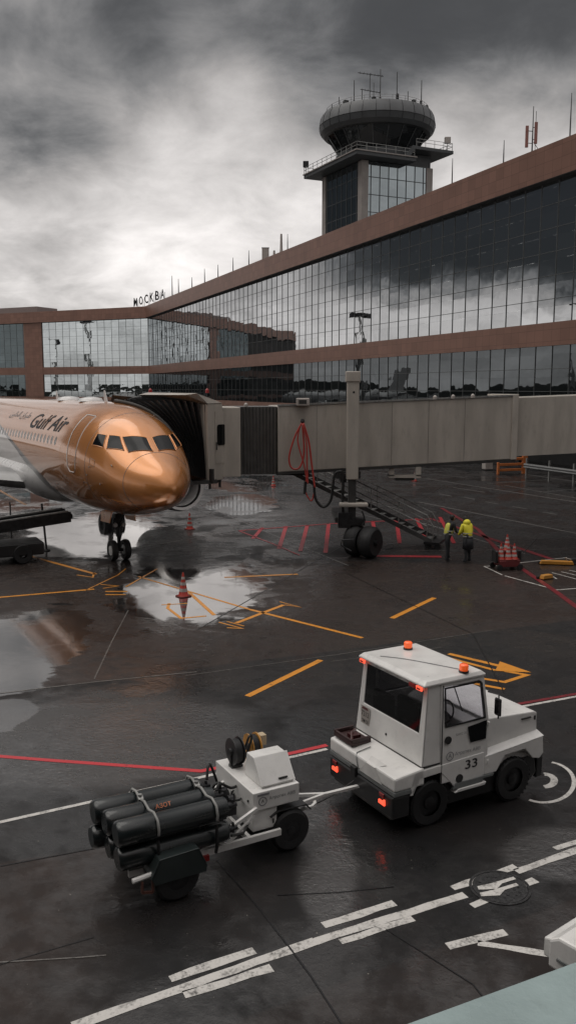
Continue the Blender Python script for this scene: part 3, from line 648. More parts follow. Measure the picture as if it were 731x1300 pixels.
# ------------------------------------------------------------------ airliner
SEC = [(0, -.66, -.67, .005), (.03, -.50, -.80, .15), (.1, -.38, -.93, .28), (.3, -.15, -1.12, .51), (.6, .08, -1.28, .77), (1.0, .31, -1.42, 1.03), (1.5, .60, -1.55, 1.29), (2.0, .97, -1.67, 1.48), (2.5, 1.32, -1.77, 1.62), (3.0, 1.57, -1.85, 1.73), (3.5, 1.74, -1.91, 1.81), (4.0, 1.87, -1.96, 1.87), (5, 2.0, -2.03, 1.94), (6, 2.06, -2.07, 1.975), (8, 2.07, -2.07, 1.975), (26, 2.07, -2.07, 1.975), (29, 2.07, -1.6, 1.85), (32, 1.98, -.7, 1.5), (35, 1.8, .3, .95), (37, 1.5, .9, .45), (37.57, 1.3, 1.05, .15)]
def sec(x):
    xs = [a[0] for a in SEC]; i = min(max(bisect.bisect(xs, x) - 1, 0), len(SEC) - 2)
    a, b = SEC[i], SEC[i + 1]; t = (x - a[0]) / (b[0] - a[0]); out = []
    p = SEC[max(i - 1, 0)]; q = SEC[min(i + 2, len(SEC) - 1)]; h = b[0] - a[0]
    for k in (1, 2, 3):
        m0 = (b[k] - p[k]) / (b[0] - p[0]) * h if b[0] > p[0] else 0; m1 = (q[k] - a[k]) / (q[0] - a[0]) * h
        if i < 2: out.append(a[k] + (b[k] - a[k]) * t); continue
        out.append((2 * t ** 3 - 3 * t * t + 1) * a[k] + (t ** 3 - 2 * t * t + t) * m0 + (-2 * t ** 3 + 3 * t * t) * b[k] + (t ** 3 - t * t) * m1)
    return out
ZC = 3.85
def skin(x, ang, off=0.):                    # ang from starboard horizon upwards, degrees
    t, b, w = sec(x); m_ = (t + b) / 2; h = (t - b) / 2; c_, s_ = math.cos(R(ang)), math.sin(R(ang))
    n = Vector((0, -c_ / w, s_ / h)).normalized()
    d = .02; t2, b2, w2 = sec(x + d); P0 = Vector((x, -w * c_, m_ + h * s_)); P1 = Vector((x + d, -w2 * c_, (t2 + b2) / 2 + (t2 - b2) / 2 * s_))
    tv_ = (P1 - P0).normalized(); n = (n - tv_ * n.dot(tv_)).normalized()
    q = P0 + n * off
    return Vector((-q.x, q.y, q.z + ZC))     # the profile's x runs aft, the object's +x points at the nose
def livery():
    m, nt, b = base('gold_white_livery'); L = nt.links.new
    tc = nd(nt, 'ShaderNodeTexCoord'); sp = nd(nt, 'ShaderNodeSeparateXYZ'); L(tc.outputs['Object'], sp.inputs[0])
    x = mth(nt, 'MULTIPLY', sp.outputs[0], -1.); z = mth(nt, 'SUBTRACT', sp.outputs[2], ZC)
    # stripe centre line: x = 13.1 + 3.1 z, swept forward under the belly
    sx = mth(nt, 'ADD', mth(nt, 'MULTIPLY', z, 4.2), mth(nt, 'MULTIPLY_ADD', mth(nt, 'MULTIPLY', z, z), 1.1, 12.3))
    d = mth(nt, 'SUBTRACT', x, sx)
    gold = (.60, .235, .062); white = (.66, .63, .61)
    nz = nd(nt, 'ShaderNodeTexNoise', i_Scale=1.2, i_Detail=6.); L(tc.outputs['Object'], nz.inputs['Vector'])
    c = mixc(nt, ramp(nt, d, -.02, .02), gold, (.02, .024, .03))
    wid = mth(nt, 'MULTIPLY_ADD', mth(nt, 'MAXIMUM', mth(nt, 'MULTIPLY', z, -1.), 0.), .9, .75)
    c = mixc(nt, ramp(nt, mth(nt, 'SUBTRACT', d, wid), -.02, .02), c, white)
    c = mixc(nt, mth(nt, 'MULTIPLY', ramp(nt, nz.outputs[0], .4, .7), .12), c, (.2, .12, .08))
    L(c, b.inputs['Base Color'])
    L(ramp(nt, d, -.02, .02, .42, 0.), b.inputs['Metallic']); b.inputs['Roughness'].default_value = .27
    b.inputs['Coat Weight'].default_value = 1.; b.inputs['Coat Roughness'].default_value = .04
    # panel laps
    pl = mth(nt, 'FRACT', mth(nt, 'DIVIDE', x, 2.13)); e = mth(nt, 'ABSOLUTE', mth(nt, 'SUBTRACT', pl, .5))
    n4 = nd(nt, 'ShaderNodeTexNoise', i_Scale=.9, i_Detail=2.); L(tc.outputs['Object'], n4.inputs['Vector'])
    hh = mth(nt, 'ADD', mth(nt, 'MULTIPLY', n4.outputs[0], .012), mth(nt, 'MULTIPLY', ramp(nt, e, .0, .004), .002))
    bp = nd(nt, 'ShaderNodeBump', i_Strength=.7, i_Distance=1.); L(hh, bp.inputs['Height']); L(bp.outputs[0], b.inputs['Normal'])
    return m
M_liv = livery(); M_gold = mat('gold_paint', (.60, .235, .062), .3, .5, .05, coat=.8); M_jetw = mat('white_airframe', (.66, .65, .64), .3, var=.04, coat=.5)
G_cock = mat('cockpit_glass', (.006, .007, .008), .10, var=.0, coat=0.); G_cock.node_tree.nodes['Principled BSDF'].inputs['Specular IOR Level'].default_value = .22
M_wgrey = mat('wing_grey', (.30, .30, .30), .4, .2)
def patch(loop, off, name, m, parent, n=6):  # curved quad patch on the skin from corners (x,ang)
    mb = MB(); A, B, C, D = loop; g = []
    for i in range(n + 1):
        row = []
        for j in range(n + 1):
            u, v = i / n, j / n
            x = (A[0] * (1 - u) + B[0] * u) * (1 - v) + (D[0] * (1 - u) + C[0] * u) * v
            a = (A[1] * (1 - u) + B[1] * u) * (1 - v) + (D[1] * (1 - u) + C[1] * u) * v
            row.append(skin(x, a, off))
        g.append(row)
    mb.loft(g, cap=False, closed=False)
    return mb.build(name, m, parent, smooth=True)
def outline(loop, w, off, name, m, parent, rad=0):
    mb = MB(); n = len(loop); pts = []
    for i in range(n):
        a, b = loop[i], loop[(i + 1) % n]
        for j in range(8): pts.append((a[0] + (b[0] - a[0]) * j / 8, a[1] + (b[1] - a[1]) * j / 8))
    P3 = [skin(x, a, off) for x, a in pts]; mb.tube(P3 + [P3[0]], w, 4, False)
    return mb.build(name, m, parent)
def airliner(name, label, loc, heading, skinm, gold=True):
    A = thing(name, label, 'airliner', loc, heading)
    xs = [0, .015, .03, .06, .1, .15, .2, .3, .4] + [.5 + .1 * i for i in range(60)] + [6.5 + .5 * i for i in range(62)] + [37.57]
    rings = []
    for x in xs:
        if x > 37.57: continue
        rings.append([skin(x, 360 * k / 64) for k in range(64)])
    MB().loft(rings).build('fuselage', skinm, A, smooth=True)
    # cockpit windows, starboard and port
    for s_ in (1, -1):
        f = (lambda a: a) if s_ == 1 else (lambda a: 180 - a)
        for nm, lp in (('windscreen', [(1.93, 86.5), (2.26, 58), (1.66, 52), (1.34, 85.5)]), ('cockpit_side_window', [(2.34, 56), (2.68, 47), (2.38, 33), (1.80, 49)]), ('cockpit_side_window', [(2.78, 45), (3.22, 40), (3.16, 26), (2.54, 31)])):
            lp2 = [(x, f(a)) for x, a in lp]
            o = patch(lp2, .012, nm, G_cock, A)
            outline(lp2, .016, .008, 'window_rim', M_gold if gold else M_jetw, o)
        # cabin door
        dl = [(4.28, 56), (5.02, 54), (5.10, 30), (5.05, 8), (4.98, -6), (4.82, -10), (4.42, -10), (4.25, -6), (4.2, 8), (4.22, 30)]
        outline([(x, f(a)) for x, a in dl], .022, .0, 'door_outline', M_jetw, A)
    for s_ in (1, -1):
        for k in range(46):
            x = 6.7 + k * .533
            if x > 31: break
            a = 17.5 if s_ == 1 else 162.5; h_ = 4.8
            if s_ == -1 and not gold: a = 162.5
            mb = MB(); pts = [skin(x + .115 * math.cos(t_), a + h_ * math.sin(t_), .006) for t_ in [2 * math.pi * i / 10 for i in range(10)]]
            mb.add(pts, [list(range(10))]); mb.build('cabin_window', M_pane, A)
    # wings, stabilisers, fin
    def foil(r0, r1, th0, th1, nm, m_):
        mb = MB(); rings = []
        for (le, te, yy, zz), th in ((r0, th0), (r1, th1)):
            ring = []
            for k in range(16):
                t_ = k / 16 * 2 * math.pi; u = .5 - .5 * math.cos(t_); y_ = math.sin(t_) * th / 2 * (1 - u) ** .6 * 1.4
                p = (-(le + (te - le) * u), yy, zz + y_) if nm != 'tail_fin' else (-(le + (te - le) * u), yy + y_, zz)
                ring.append(p)
            rings.append(ring)
        mb.loft(rings); return mb.build(nm, m_, A, smooth=40)
    for s_ in (1, -1):
        foil((11.2, 18.2, 1.5 * s_, 2.45), (21.0, 22.5, 16.9 * s_, 3.9), .85, .2, 'wing', M_wgrey)
        foil((31.8, 35.6, .6 * s_, 4.7), (35.3, 36.7, 6.2 * s_, 5.2), .35, .12, 'stabiliser', M_wgrey)
        yy = 5.5 * s_
        e = MB().lathe([(.95, -12.25), (1.08, -12.2), (1.17, -12.5), (1.22, -13.4), (1.15, -15.0), (.95, -16.2), (.9, -16.0), (.86, -13.2), (.90, -12.4)], (0, yy, 1.75), 'x', 32, cap=False).build('engine_nacelle', M_jetw, A, smooth=50)
        MB().lathe([(.02, -13.1), (.22, -13.35), (.88, -13.5)], (0, yy, 1.75), 'x', 24).build('fan', M_dsteel, e)
        MB().box(-17., -12.4, yy - .15, yy + .15, 2.5, 3.2).build('pylon', M_wgrey, e)
        g_ = MB().tube([(-17.7, 3.8 * s_, .6), (-17.7, 3.6 * s_, 2.6)], .14, 8).build('main_gear', M_steel, A)
        for q in (-.35, .35): MB().lathe([(.3, -.18), (.56, -.2), (.6, -.1), (.6, .1), (.56, .2), (.3, .18)], (-17.7, 3.8 * s_ + q, .6), 'y', 28, cap=False).build('tyre', M_rub, g_, smooth=40)
    foil((30.0, 36.0, 0, 5.7), (34.6, 36.9, 0, 11.76), .7, .25, 'tail_fin', M_jetw)
    # belly fairing
    mb = MB(); rings = []
    for i in range(25):
        x = 9.2 + i * .5; u = min(1, i / 5, (24 - i) / 6); u = math.sin(max(u, .02) * math.pi / 2)
        rings.append([(-x, (1.0 + 1.12 * u) * math.cos(R(a)) , ZC - 1.0 + (1.0 + .35 * u) * math.sin(R(a)) * (1 if math.sin(R(a)) < 0 else .6)) for a in range(0, 360, 15)])
    mb.loft(rings).build('belly_fairing', M_jetw, A, smooth=True)
    # nose gear
    gx = -5.35
    g_ = MB().tube([(gx, 0, .38), (gx, 0, 1.0)], .07, 10).tube([(gx, 0, .9), (gx - .05, 0, 2.2)], .11, 10).build('nose_gear', M_dsteel, A)
    MB().tube([(gx, 0, 1.3), (gx + .9, 0, 2.05)], .05, 8).tube([(gx + .09, 0, .75), (gx + .28, 0, 1.0), (gx + .1, 0, 1.3)], .035, 6).build('drag_brace', M_dsteel, g_)
    MB().tube([(gx, -.3, .38), (gx, .3, .38)], .06, 8).build('axle', M_dsteel, g_)
    for q in (-.25, .25):
        w_ = MB().lathe([(.22, -.09), (.36, -.11), (.385, -.05), (.385, .05), (.36, .11), (.22, .09)], (gx, q, .385), 'y', 28, cap=False).build('tyre', M_rub, g_, smooth=40)
        MB().lathe([(.19, -.095), (.19, -.07), (.08, -.05), (.08, -.11), (.03, -.11), (.03, .11), (.08, .11), (.08, .05), (.19, .07), (.19, .095)], (gx, q, .385), 'y', 20).build('hub', M_jetw, w_, smooth=40)
    for s_ in (1, -1):
        MB().plate([(gx - .7, .42 * s_, 1.9), (gx + .5, .42 * s_, 1.95), (gx + .45, .5 * s_, 1.5), (gx - .6, .5 * s_, 1.45)], (0, .03, 0)).build('gear_door', M_gold if gold else M_jetw, A)
    MB().lathe([(.07, -.05), (.09, .0), (.07, .05)], (gx + .12, -.16, 1.35), 'x', 14).lathe([(.07, -.05), (.09, .0), (.07, .05)], (gx + .12, .16, 1.35), 'x', 14).build('taxi_light', M_jetw, g_, smooth=40)
    for x_ in (1.28, 3.4): MB().tube([skin(x_, a, .001) for a in range(0, 361, 8)], .009, 4, False).build('radome_seam' if x_ < 2 else 'panel_seam', M_inkg, A)
    for x_, a_ in ((3.1, 2), (3.3, -8), (2.5, -14), (1.9, 20)): MB().tube([skin(x_, a_, .0), skin(x_ - .1, a_, .05)], .018, 6).build('probe', M_steel, A)
    for x_, a_ in ((3.6, -22), (5.6, -20), (2.9, 8)): outline([(x_ - .16, a_ + 4), (x_ + .16, a_ + 4), (x_ + .16, a_ - 4), (x_ - .16, a_ - 4)], .006, .002, 'service_panel', M_inkg, A)
    for x, h_ in ((6.4, .42), (13.2, .38)):
        t_ = skin(x, 90); MB().plate([t_ + Vector((.2, -.01, -.02)), t_ + Vector((-.22, -.01, -.02)), t_ + Vector((-.22, -.01, h_)), t_ + Vector((-.1, -.01, h_))], (0, .02, 0)).build('blade_antenna', M_jetw, A)
    for x in (8.3, 11.4): q = skin(x, 90); MB().lathe([(.5, -.02), (.42, .1), (.1, .16)], tuple(q), 'z', 20).build('antenna_dome', M_jetw, A, smooth=50)
    return A
M_pane = mat('cabin_pane', (.14, .13, .12), .15, var=.3, coat=.5)  # grey puts the light glints of the panes into their colour
hd = Vector((.497, -.868, 0)); NOSE = Vector((-3.80, 28.30, 0))
JET = airliner('gold_airliner', 'gold nosed airliner with black stripe and lettering docked at the jet bridge', tuple(NOSE), math.atan2(hd.y, hd.x), M_liv); JET.scale = (1.03, 1.03, 1.03)
# lettering wrapped on the starboard side
def wrap_text(body, x0, x1, a0, a1, name, m, shear=.3, bold=.0):
    me = text_mesh(body, 1., bold, shear)
    bm = bmesh.new(); bm.from_mesh(me); bmesh.ops.triangulate(bm, faces=bm.faces); bmesh.ops.subdivide_edges(bm, edges=[e for e in bm.edges if e.calc_length() > .12], cuts=2, use_grid_fill=False); bm.to_mesh(me); bm.free()
    X = [v.co.x for v in me.vertices]; Yv = [v.co.y for v in me.vertices]; ax, bx, ay, by = min(X), max(X), min(Yv), max(Yv)
    for v in me.vertices:
        u = (v.co.x - ax) / (bx - ax); w = (v.co.y - ay) / (by - ay); v.co = skin(x0 + (x1 - x0) * u, a0 + (a1 - a0) * w, .008)
    me.materials.clear(); me.materials.append(m); return link(name, me, JET)
wrap_text('Gulf Air', 11.3, 6.05, 27, 47, 'lettering', M_ink, .35, .015)
try: wrap_text('\uFEE6\uFEF4\uFEE0\uFEA8\uFEDF\uFE8D \uFEE5\uFE8D\uFEAE\uFEF4\uFEC3', 15.8, 12.1, 36, 48, 'arabic_lettering', M_inkg, .1)
except Exception: pass
# white airliner seen mirrored in the glass
AJ = airliner('white_airliner', 'white airliner parked across the apron, mirrored in the lower glazing', (-81.6, 218.7, 0), math.atan2(.685, .728), M_jetw, False)

# floodlight masts mirrored in the glass
def light_mast(x, y, h, lb, n=8):
    t = thing('floodlight_mast', lb, 'floodlight mast', (x, y, 0), 0, 'apron floodlight masts')
    MB().tube([(0, 0, 0), (0, 0, h)], [.45, .22], 10).tube([(2.2, 0, 0), (1.4, 0, h)], [.3, .2], 8).build('pole', M_steel, t)
    MB().lathe([(1.6, h - .3), (1.6, h)], n=16).build('head_ring', M_dsteel, t)
    for k in range(n):
        a = 2 * math.pi * k / n; MB().box(1.9 * math.cos(a) - .45, 1.9 * math.cos(a) + .45, 1.9 * math.sin(a) - .45, 1.9 * math.sin(a) + .45, h - 1.2, h + .1).build('floodlight', M_dsteel, t)
light_mast(-160, 171, 32, 'two legged floodlight mast mirrored in the far wing glass'); light_mast(-195, 170, 27, 'smaller floodlight mast mirrored left of the larger one')
light_mast(-76.3, 182.5, 25, 'floodlight mast mirrored in the long facade right of centre')

# ------------------------------------------------------------------ jet bridge (coordinates in the world, parts hung on its base)
M_br = mat('bridge_panel', (.47, .43, .38), .42, .1, .10, .9, dirt=.2, coat=.2, stretch=(2.2, 2.2, .5), bump=.25, bscale=5.); M_brd = mat('bridge_dark_trim', (.035, .034, .033), .5)
M_bel = mat('black_bellows', (.020, .020, .021), .45, bump=.3, bscale=15); M_corr = mat('corrugated_panel', (.09, .088, .085), .45, .3, dirt=.3)
JB = thing('jet_bridge', 'grey passenger jet bridge with black bellows docked on the gold airliner', 'jet bridge', (2.9, 33.6, 0))
tdx = Vector((.983, .18, 0)); tdy = Vector((-.18, .983, 0))
T0 = Vector((-.39, 34.3, 0))
def tun(mb, s0, s1, zb0, zb1, h, y0=0., y1=2.5):
    pts = []
    for s_, zb in ((s0, zb0), (s1, zb1)):
        p = T0 + tdx * s_
        for yy, zz in ((y0, zb), (y1, zb), (y1, zb + h), (y0, zb + h)):
            q = p + tdy * yy; pts.append((q.x, q.y, zz))
    return mb.add(pts, [[0, 1, 2, 3], [7, 6, 5, 4], [0, 4, 5, 1], [1, 5, 6, 2], [2, 6, 7, 3], [3, 7, 4, 0]])
zb = lambda s_: 3.30 + .0382 * s_
tun(MB(), 0, 9.97, zb(0), zb(9.97), 2.6).build('outer_tunnel', M_br, JB, bevel=.03, world=True)
tun(MB(), 9.9, 36, zb(9.9) + .1, zb(36), 2.42, .12, 2.38).build('inner_tunnel', M_br, JB, world=True)
mb = MB(); tun(mb, -.02, 10.02, zb(0) + 2.6, zb(10) + 2.6, .07, -.05, .06); mb.build('roof_rail', M_steel, JB, world=True)
mb = MB(); tun(mb, -.02, 10.02, zb(0) - .10, zb(10) - .10, .097, -.03, .25); mb.build('floor_beam', M_brd, JB, world=True)
mb = MB(); tun(mb, 9.8, 10.06, zb(9.8) - .02, zb(10.06) - .02, 2.7, -.07, 2.57); mb.build('end_frame', M_br, JB, world=True, bevel=.02)
for k, s_ in enumerate((1.55, 3.1, 4.65, 6.2, 7.75)):
    mb = MB(); tun(mb, s_, s_ + .012, zb(s_) + .03, zb(s_) + .03, 2.54, -.004, .01); mb.build('panel_seam', M_corr, JB, world=True)
# corrugated link and cab
mb = MB(); n = 22; ring = []
for i in range(n + 1):
    s_ = -1.52 + 1.5 * i / n; o = .0 if i % 2 else .055; p = T0 + tdx * s_
    ring.append([tuple(p + tdy * (.08 + o)) [:2] + (3.22,), tuple(p + tdy * (.08 + o))[:2] + (5.88,), tuple(p + tdy * 2.3)[:2] + (5.88,), tuple(p + tdy * 2.3)[:2] + (3.22,)])
mb.loft(ring); mb.build('corrugated_link', M_corr, JB, world=True)
mb = MB(); tun(mb, -2.25, -1.5, 3.15, 3.15, 2.72, -.1, 2.5); mb.build('rotunda_wall', M_br, JB, world=True, bevel=.03)
D = Vector((-4.55, 33.58, 0)); uu = Vector((.886, .463, 0)); vv = Vector((.463, -.886, 0))
cA = Vector((-3.02, 33.0, 0)); cB = T0 + tdx * -2.2 + tdy * -.12
cd_ = (cB - cA).normalized(); cn = Vector((-cd_.y, cd_.x, 0))
poly = [cA, cB, cB + cn * 2.6, cA + cn * 3.6 + uu * .0 - Vector((1.2, 0, 0))]
MB().hexa([(p.x, p.y) for p in poly], 3.06, 6.02).build('cab', M_br, JB, world=True, bevel=.03)
# sloped hood over the cab front
hh = [cA - cd_ * .05 - cn * .03, cA - cd_ * .05 + cn * 2.2 - Vector((.5, 0, 0)), cB + cn * 2.6, cB - cn * .03]
MB().add([(*(hh[0])[:2], 6.03), (*(hh[1])[:2], 6.03), (*(hh[2])[:2], 6.03), (*(hh[3])[:2], 6.03), (*(hh[0] - cd_ * .75 + cn * .5)[:2], 6.36), (*(hh[1] - cd_ * .6)[:2], 6.36), (*(hh[1] - cd_ * .1)[:2], 6.44), (*(hh[0] - cd_ * .5 + cn * .1)[:2], 6.42)],
    [[0, 1, 2, 3], [4, 5, 6, 7], [0, 4, 7, 3], [3, 7, 6, 2], [1, 2, 6, 5], [0, 1, 5, 4]]).build('hood', M_br, JB, world=True, bevel=.02)
cl = (cB - cA).length
dr = MB()
def cabp(s_, z, o=-.02): q = cA + cd_ * s_ + cn * o; return (q.x, q.y, z)
dr.plate([cabp(.42, 3.72), cabp(1.18, 3.72), cabp(1.18, 5.72), cabp(.42, 5.72)], tuple(cn * .018)); dr = dr.build('cab_door', M_br, JB, world=True)
def rrect(s0, s1, z0, z1, r_, o):
    out = []
    for cx, cz, a0 in ((s1 - r_, z1 - r_, 0), (s0 + r_, z1 - r_, 90), (s0 + r_, z0 + r_, 180), (s1 - r_, z0 + r_, 270)):
        for k in range(5): a = R(a0 + 22.5 * k); out.append(cabp(cx + r_ * math.cos(a), cz + r_ * math.sin(a), o))
    return out
MB().plate(rrect(.30 + .22, .30 + .72, 4.42, 5.22, .1, -.05), tuple(cn * .02)).build('window', G_cock, dr, world=True)
MB().tube([cabp(.46, 4.25, -.05), cabp(.46, 4.55, -.05)], .025, 6).build('handle', M_brd, dr, world=True)
MB().plate([cabp(.0, 3.06), cabp(.1, 3.06), cabp(.1, 3.55), cabp(.0, 3.55)], tuple(cn * -.16)).build('cab_bumper', M_brd, JB, world=True)
mb = MB(); mb.plate([cabp(.3, 2.95, .1), cabp(cl, 2.95, .1), cabp(cl, 3.05, .1), cabp(.3, 3.05, .1)], tuple(cn * 2.2)); mb.build('cab_floor_frame', M_brd, JB, world=True)
for k, s_ in enumerate((.45, 1.1)): mb = MB().bar(cabp(s_, 2.72, .3), cabp(s_, 2.98, .3), .09); mb.build('cab_floor_bracket', M_brd, JB, world=True)
# bellows: hoops from the fuselage skin to the cab mouth
def jw(p): return root_of(JET) @ p
NH = 12; hoops = []
for i in range(NH * 2 + 1):
    t = i / (NH * 2); pull = 0. if i % 2 == 0 else .24
    hoop = []
    M_ = 26
    for k in range(M_ + 1):
        u = k / M_                                 # 0 far bottom .. far top .. near top .. near bottom 1
        # fuselage curve
        if u < .35: ang = 180 + 8 - 60 * u / .35; x = 7.3 - .2 * u
        else: w = (u - .35) / .65; ang = 128 - 45 * math.sin(min(1, w * 1.0) * math.pi) ** 1.0 * (.9 if w < .5 else .9) + 62 * max(0, w - .35) / .65; x = 7.2 - 3.9 * w ** .8
        F = jw(skin(x, ang, .03))
        # cab mouth: far bottom, far top, near top, near bottom
        a, b, c, d = (cA + Vector((-1.2, 0, 0)) + cn * 3.5, 3.1), (cA + Vector((-1.15, 0, 0)) + cn * 3.4, 6.35), (cA + cn * .12 - cd_ * .0, 6.05), (cA + cn * .1, 3.15)
        def lp(p, q, s_): v = p[0].lerp(q[0], s_); return Vector((v.x, v.y, p[1] + (q[1] - p[1]) * s_))
        C_ = lp(a, b, u / .3) if u < .3 else lp(b, c, (u - .3) / .35) if u < .65 else lp(c, d, (u - .65) / .35)
        P_ = F.lerp(C_, t)
        ctr = Vector((-4.2, 34.4, 4.4)); bul = math.sin(t * math.pi) * .16
        P_ += (P_ - ctr).normalized() * (bul - pull * (.3 + .7 * t))
        hoop.append(P_)
    hoops.append(hoop)
mb = MB(); mb.loft(hoops, cap=False, closed=False); bl = mb.build('bellows', M_bel, JB, world=True)
so_ = bl.modifiers.new('thick', 'SOLIDIFY'); so_.thickness = .02
mb = MB()
for i in range(2, NH * 2, 2): mb.tube([p + Vector((0, 0, .015)) for p in hoops[i][8:14]], .016, 5)
mb.build('bellows_hoop', mat('hoop_metal', (.14, .14, .14), .5, .4), bl, world=True)
MB().tube([p + Vector((0, 0, .03)) for p in hoops[0][8:26]], .07, 8).build('bellows_cushion', mat('cushion', (.06, .058, .055), .7), JB, world=True)
b0 = jw(skin(3.9, 195, .15))
MB().hexa([(cA.x + .3, cA.y + .1), (cA.x + .1, cA.y + 2.2), (-3.9, 33.9), (-3.6, 32.7)], 2.98, 3.12).build('cab_step', M_brd, JB, world=True)
for px, yy in ((191, 495), (263, 493)):
    k = (px - 365.5) / 1111; Yb = 34.5; MB().lathe([(.07, 0), (.07, .12), (.02, .18)], (k * Yb, Yb, 6.42), 'z', 10).build('warning_lamp', mat('red_beacon', (.3, .02, .02), .3), JB, world=True)
# lift columns and wheel bogie
cx, cy = 2.52, 34.0
for q, (x_, y_) in enumerate(((cx, cy), (cx + .24, cy + 3.0))):
    c0 = MB().box(x_ - .23, x_ + .23, y_ - .2, y_ + .2, 3.05, 7.15).build('lift_column', M_br, JB, world=True, bevel=.03)
    MB().box(x_ - .29, x_ + .27, y_ - .25, y_ + .25, 6.85, 7.25).build('column_cap', M_br, c0, world=True, bevel=.03)
    MB().box(x_ - .15, x_ + .15, y_ - .14, y_ + .14, 1.35, 3.05).build('column_sleeve', M_brd, c0, world=True)
    MB().lathe([(.045, 0), (.045, .01)], (x_ + .02, y_ - .21, 6.45), 'y', 12).build('column_eye', M_ink, c0, world=True)
MB().box(cx - .65, cx + .05, cy + .1, cy + 3.1, 1.30, 1.5).box(cx - .45, cx - .2, cy + .2, cy + 2.9, 2.9, 3.25).build('cross_beam', M_brd, JB, world=True)
ax = Vector((.80, -.60, 0)); bc = Vector((2.95, 33.75, 0))
bg_ = MB().box(cx - .55, cx - .05, cy - .3, cy + .2, 1.15, 1.75).box(cx - .1, cx + .5, cy - .28, cy + .25, 1.25, 1.5).tube([(cx, cy, 1.4), (bc.x, bc.y, .62)], .16, 10).tube([tuple(bc - ax * .7 + Vector((0, 0, .6))), tuple(bc + ax * .7 + Vector((0, 0, .6)))], .11, 8).build('wheel_bogie', M_dsteel, JB, world=True)
MB().hexa([(cx - .5, cy - .34), (cx + .62, cy - .34), (cx + .62, cy + .1), (cx - .5, cy + .1)], 1.98, 2.14).build('bogie_cover', M_br, bg_, world=True, bevel=.04)
for q in (-.33, .33):
    rings = []
    side = Vector((-ax.y, ax.x, 0))
    for r_, h_ in ((.22, -.27), (.50, -.29), (.60, -.2), (.62, -.08), (.62, .08), (.60, .2), (.50, .29), (.22, .27)):
        rings.append([bc + ax * (q + h_) + side * (r_ * math.cos(a)) + Vector((0, 0, .62 + r_ * math.sin(a))) for a in [2 * math.pi * k / 32 for k in range(32)]])
    w_ = MB().loft(rings).build('tyre', M_rub, bg_, world=True, smooth=40)
    MB().tube([bc + ax * (q - .3) + Vector((0, 0, .62)), bc + ax * (q + .3) + Vector((0, 0, .62))], .15, 14).build('hub', M_dsteel, w_, world=True)
MB().tube([bc + Vector((.9, -.35, .55)), bc + Vector((1.15, -.4, .58)), bc + Vector((1.15, -.4, .42)), bc + Vector((.85, -.4, .35))], .03, 6).build('tow_loop', M_dsteel, bg_, world=True)
MB().tube([bc + Vector((-.4, -.6, .8)), bc + Vector((-.85, -.5, .75)), bc + Vector((-.9, -.5, .55)), bc + Vector((-.5, -.7, .35))], .03, 6).build('tow_loop', M_dsteel, bg_, world=True)
MB().box(1.9, 2.9, 34.5, 36.6, 3.02, 3.3).build('under_frame', M_brd, JB, world=True)
# under-tunnel equipment
mb = MB(); p = T0 + tdx * 5.35; mb.box(p.x - .75, p.x - .55, p.y - .05, p.y + .4, 3.05, 3.42).box(p.x + .35, p.x + .55, p.y - .05, p.y + .4, 3.05, 3.42).box(p.x - .75, p.x + .55, p.y - .05, p.y + .4, 2.98, 3.1); mb.build('cable_trolley', M_br, JB, world=True)
MB().box(p.x - .5, p.x + .3, p.y + .02, p.y + .3, 2.86, 3.0).build('trolley_motor', M_brd, JB, world=True)
p = T0 + tdx * .95; MB().box(p.x - .22, p.x + .3, p.y - .35, p.y + .05, 5.92, 6.22).build('hose_box', M_antw, JB, world=True, bevel=.03)
MB().box(p.x - .12, p.x + .18, p.y - .36, p.y - .352, 6.0, 6.15).build('hose_box_vent', M_brd, JB, world=True)
for px in (313, 600, 575, 552):
    k = (px - 365.5) / 1111; MB().lathe([(.08, 0), (.08, .1), (.02, .16)], (k * 35, 35.0 if px > 400 else 34.4, zb((k * 35 + .39)) + 2.63), 'z', 10).build('roof_lamp', M_antw, JB, world=True)
# hoses
M_rh = mat('red_hose', (.42, .045, .035), .4, coat=.3); M_bh = mat('black_hose', (.012, .012, .012), .5)
def hose(pts, r_, m, nm='hose'):
    P = [Vector(p) for p in pts]; out = []
    for i in range(len(P) - 1):
        a, b, c, d = P[max(i - 1, 0)], P[i], P[i + 1], P[min(i + 2, len(P) - 1)]
        for j in range(8):
            t = j / 8; out.append(.5 * ((2 * b) + (c - a) * t + (2 * a - 5 * b + 4 * c - d) * t * t + (3 * b - a - 3 * c + d) * t ** 3))
    out.append(P[-1]); return MB().tube(out, r_, 7)
def hp(px, py, Y=34.05): return ((px - 365.5) / FPX * (Y * CT + (py and 0)) if False else (px - 365.5) / 1111 * Y, Y, H0 + (493 - py) / 1111 * Y)
hose([hp(383, 537), hp(374, 555), hp(367, 580), hp(370, 594), hp(380, 594), hp(386, 575), hp(384, 540)], .035, M_rh).build('red_hose', M_rh, JB, world=True, smooth=True)
hose([hp(385, 537, 34.0), hp(392, 560, 34.0), hp(396, 590, 34.0), hp(400, 620, 34.0)], .04, M_rh).build('red_hose', M_rh, JB, world=True, smooth=True)
hose([hp(381, 540), hp(378, 560), hp(386, 590), hp(389, 608), hp(388, 625), hp(396, 637), hp(400, 620)], .03, M_rh).build('red_hose', M_rh, JB, world=True, smooth=True)
hose([hp(384, 538, 33.95), hp(389, 560, 33.95), hp(390, 590, 33.95), hp(391, 615, 33.95)], .03, M_rh).build('red_hose', M_rh, JB, world=True, smooth=True)
hose([hp(399, 612), hp(401, 634), hp(411, 645), hp(421, 635), hp(425, 605), hp(431, 599), hp(436, 604), hp(436, 640), hp(438, 662)], .055, M_bh).build('black_hose', M_bh, JB, world=True, smooth=True)
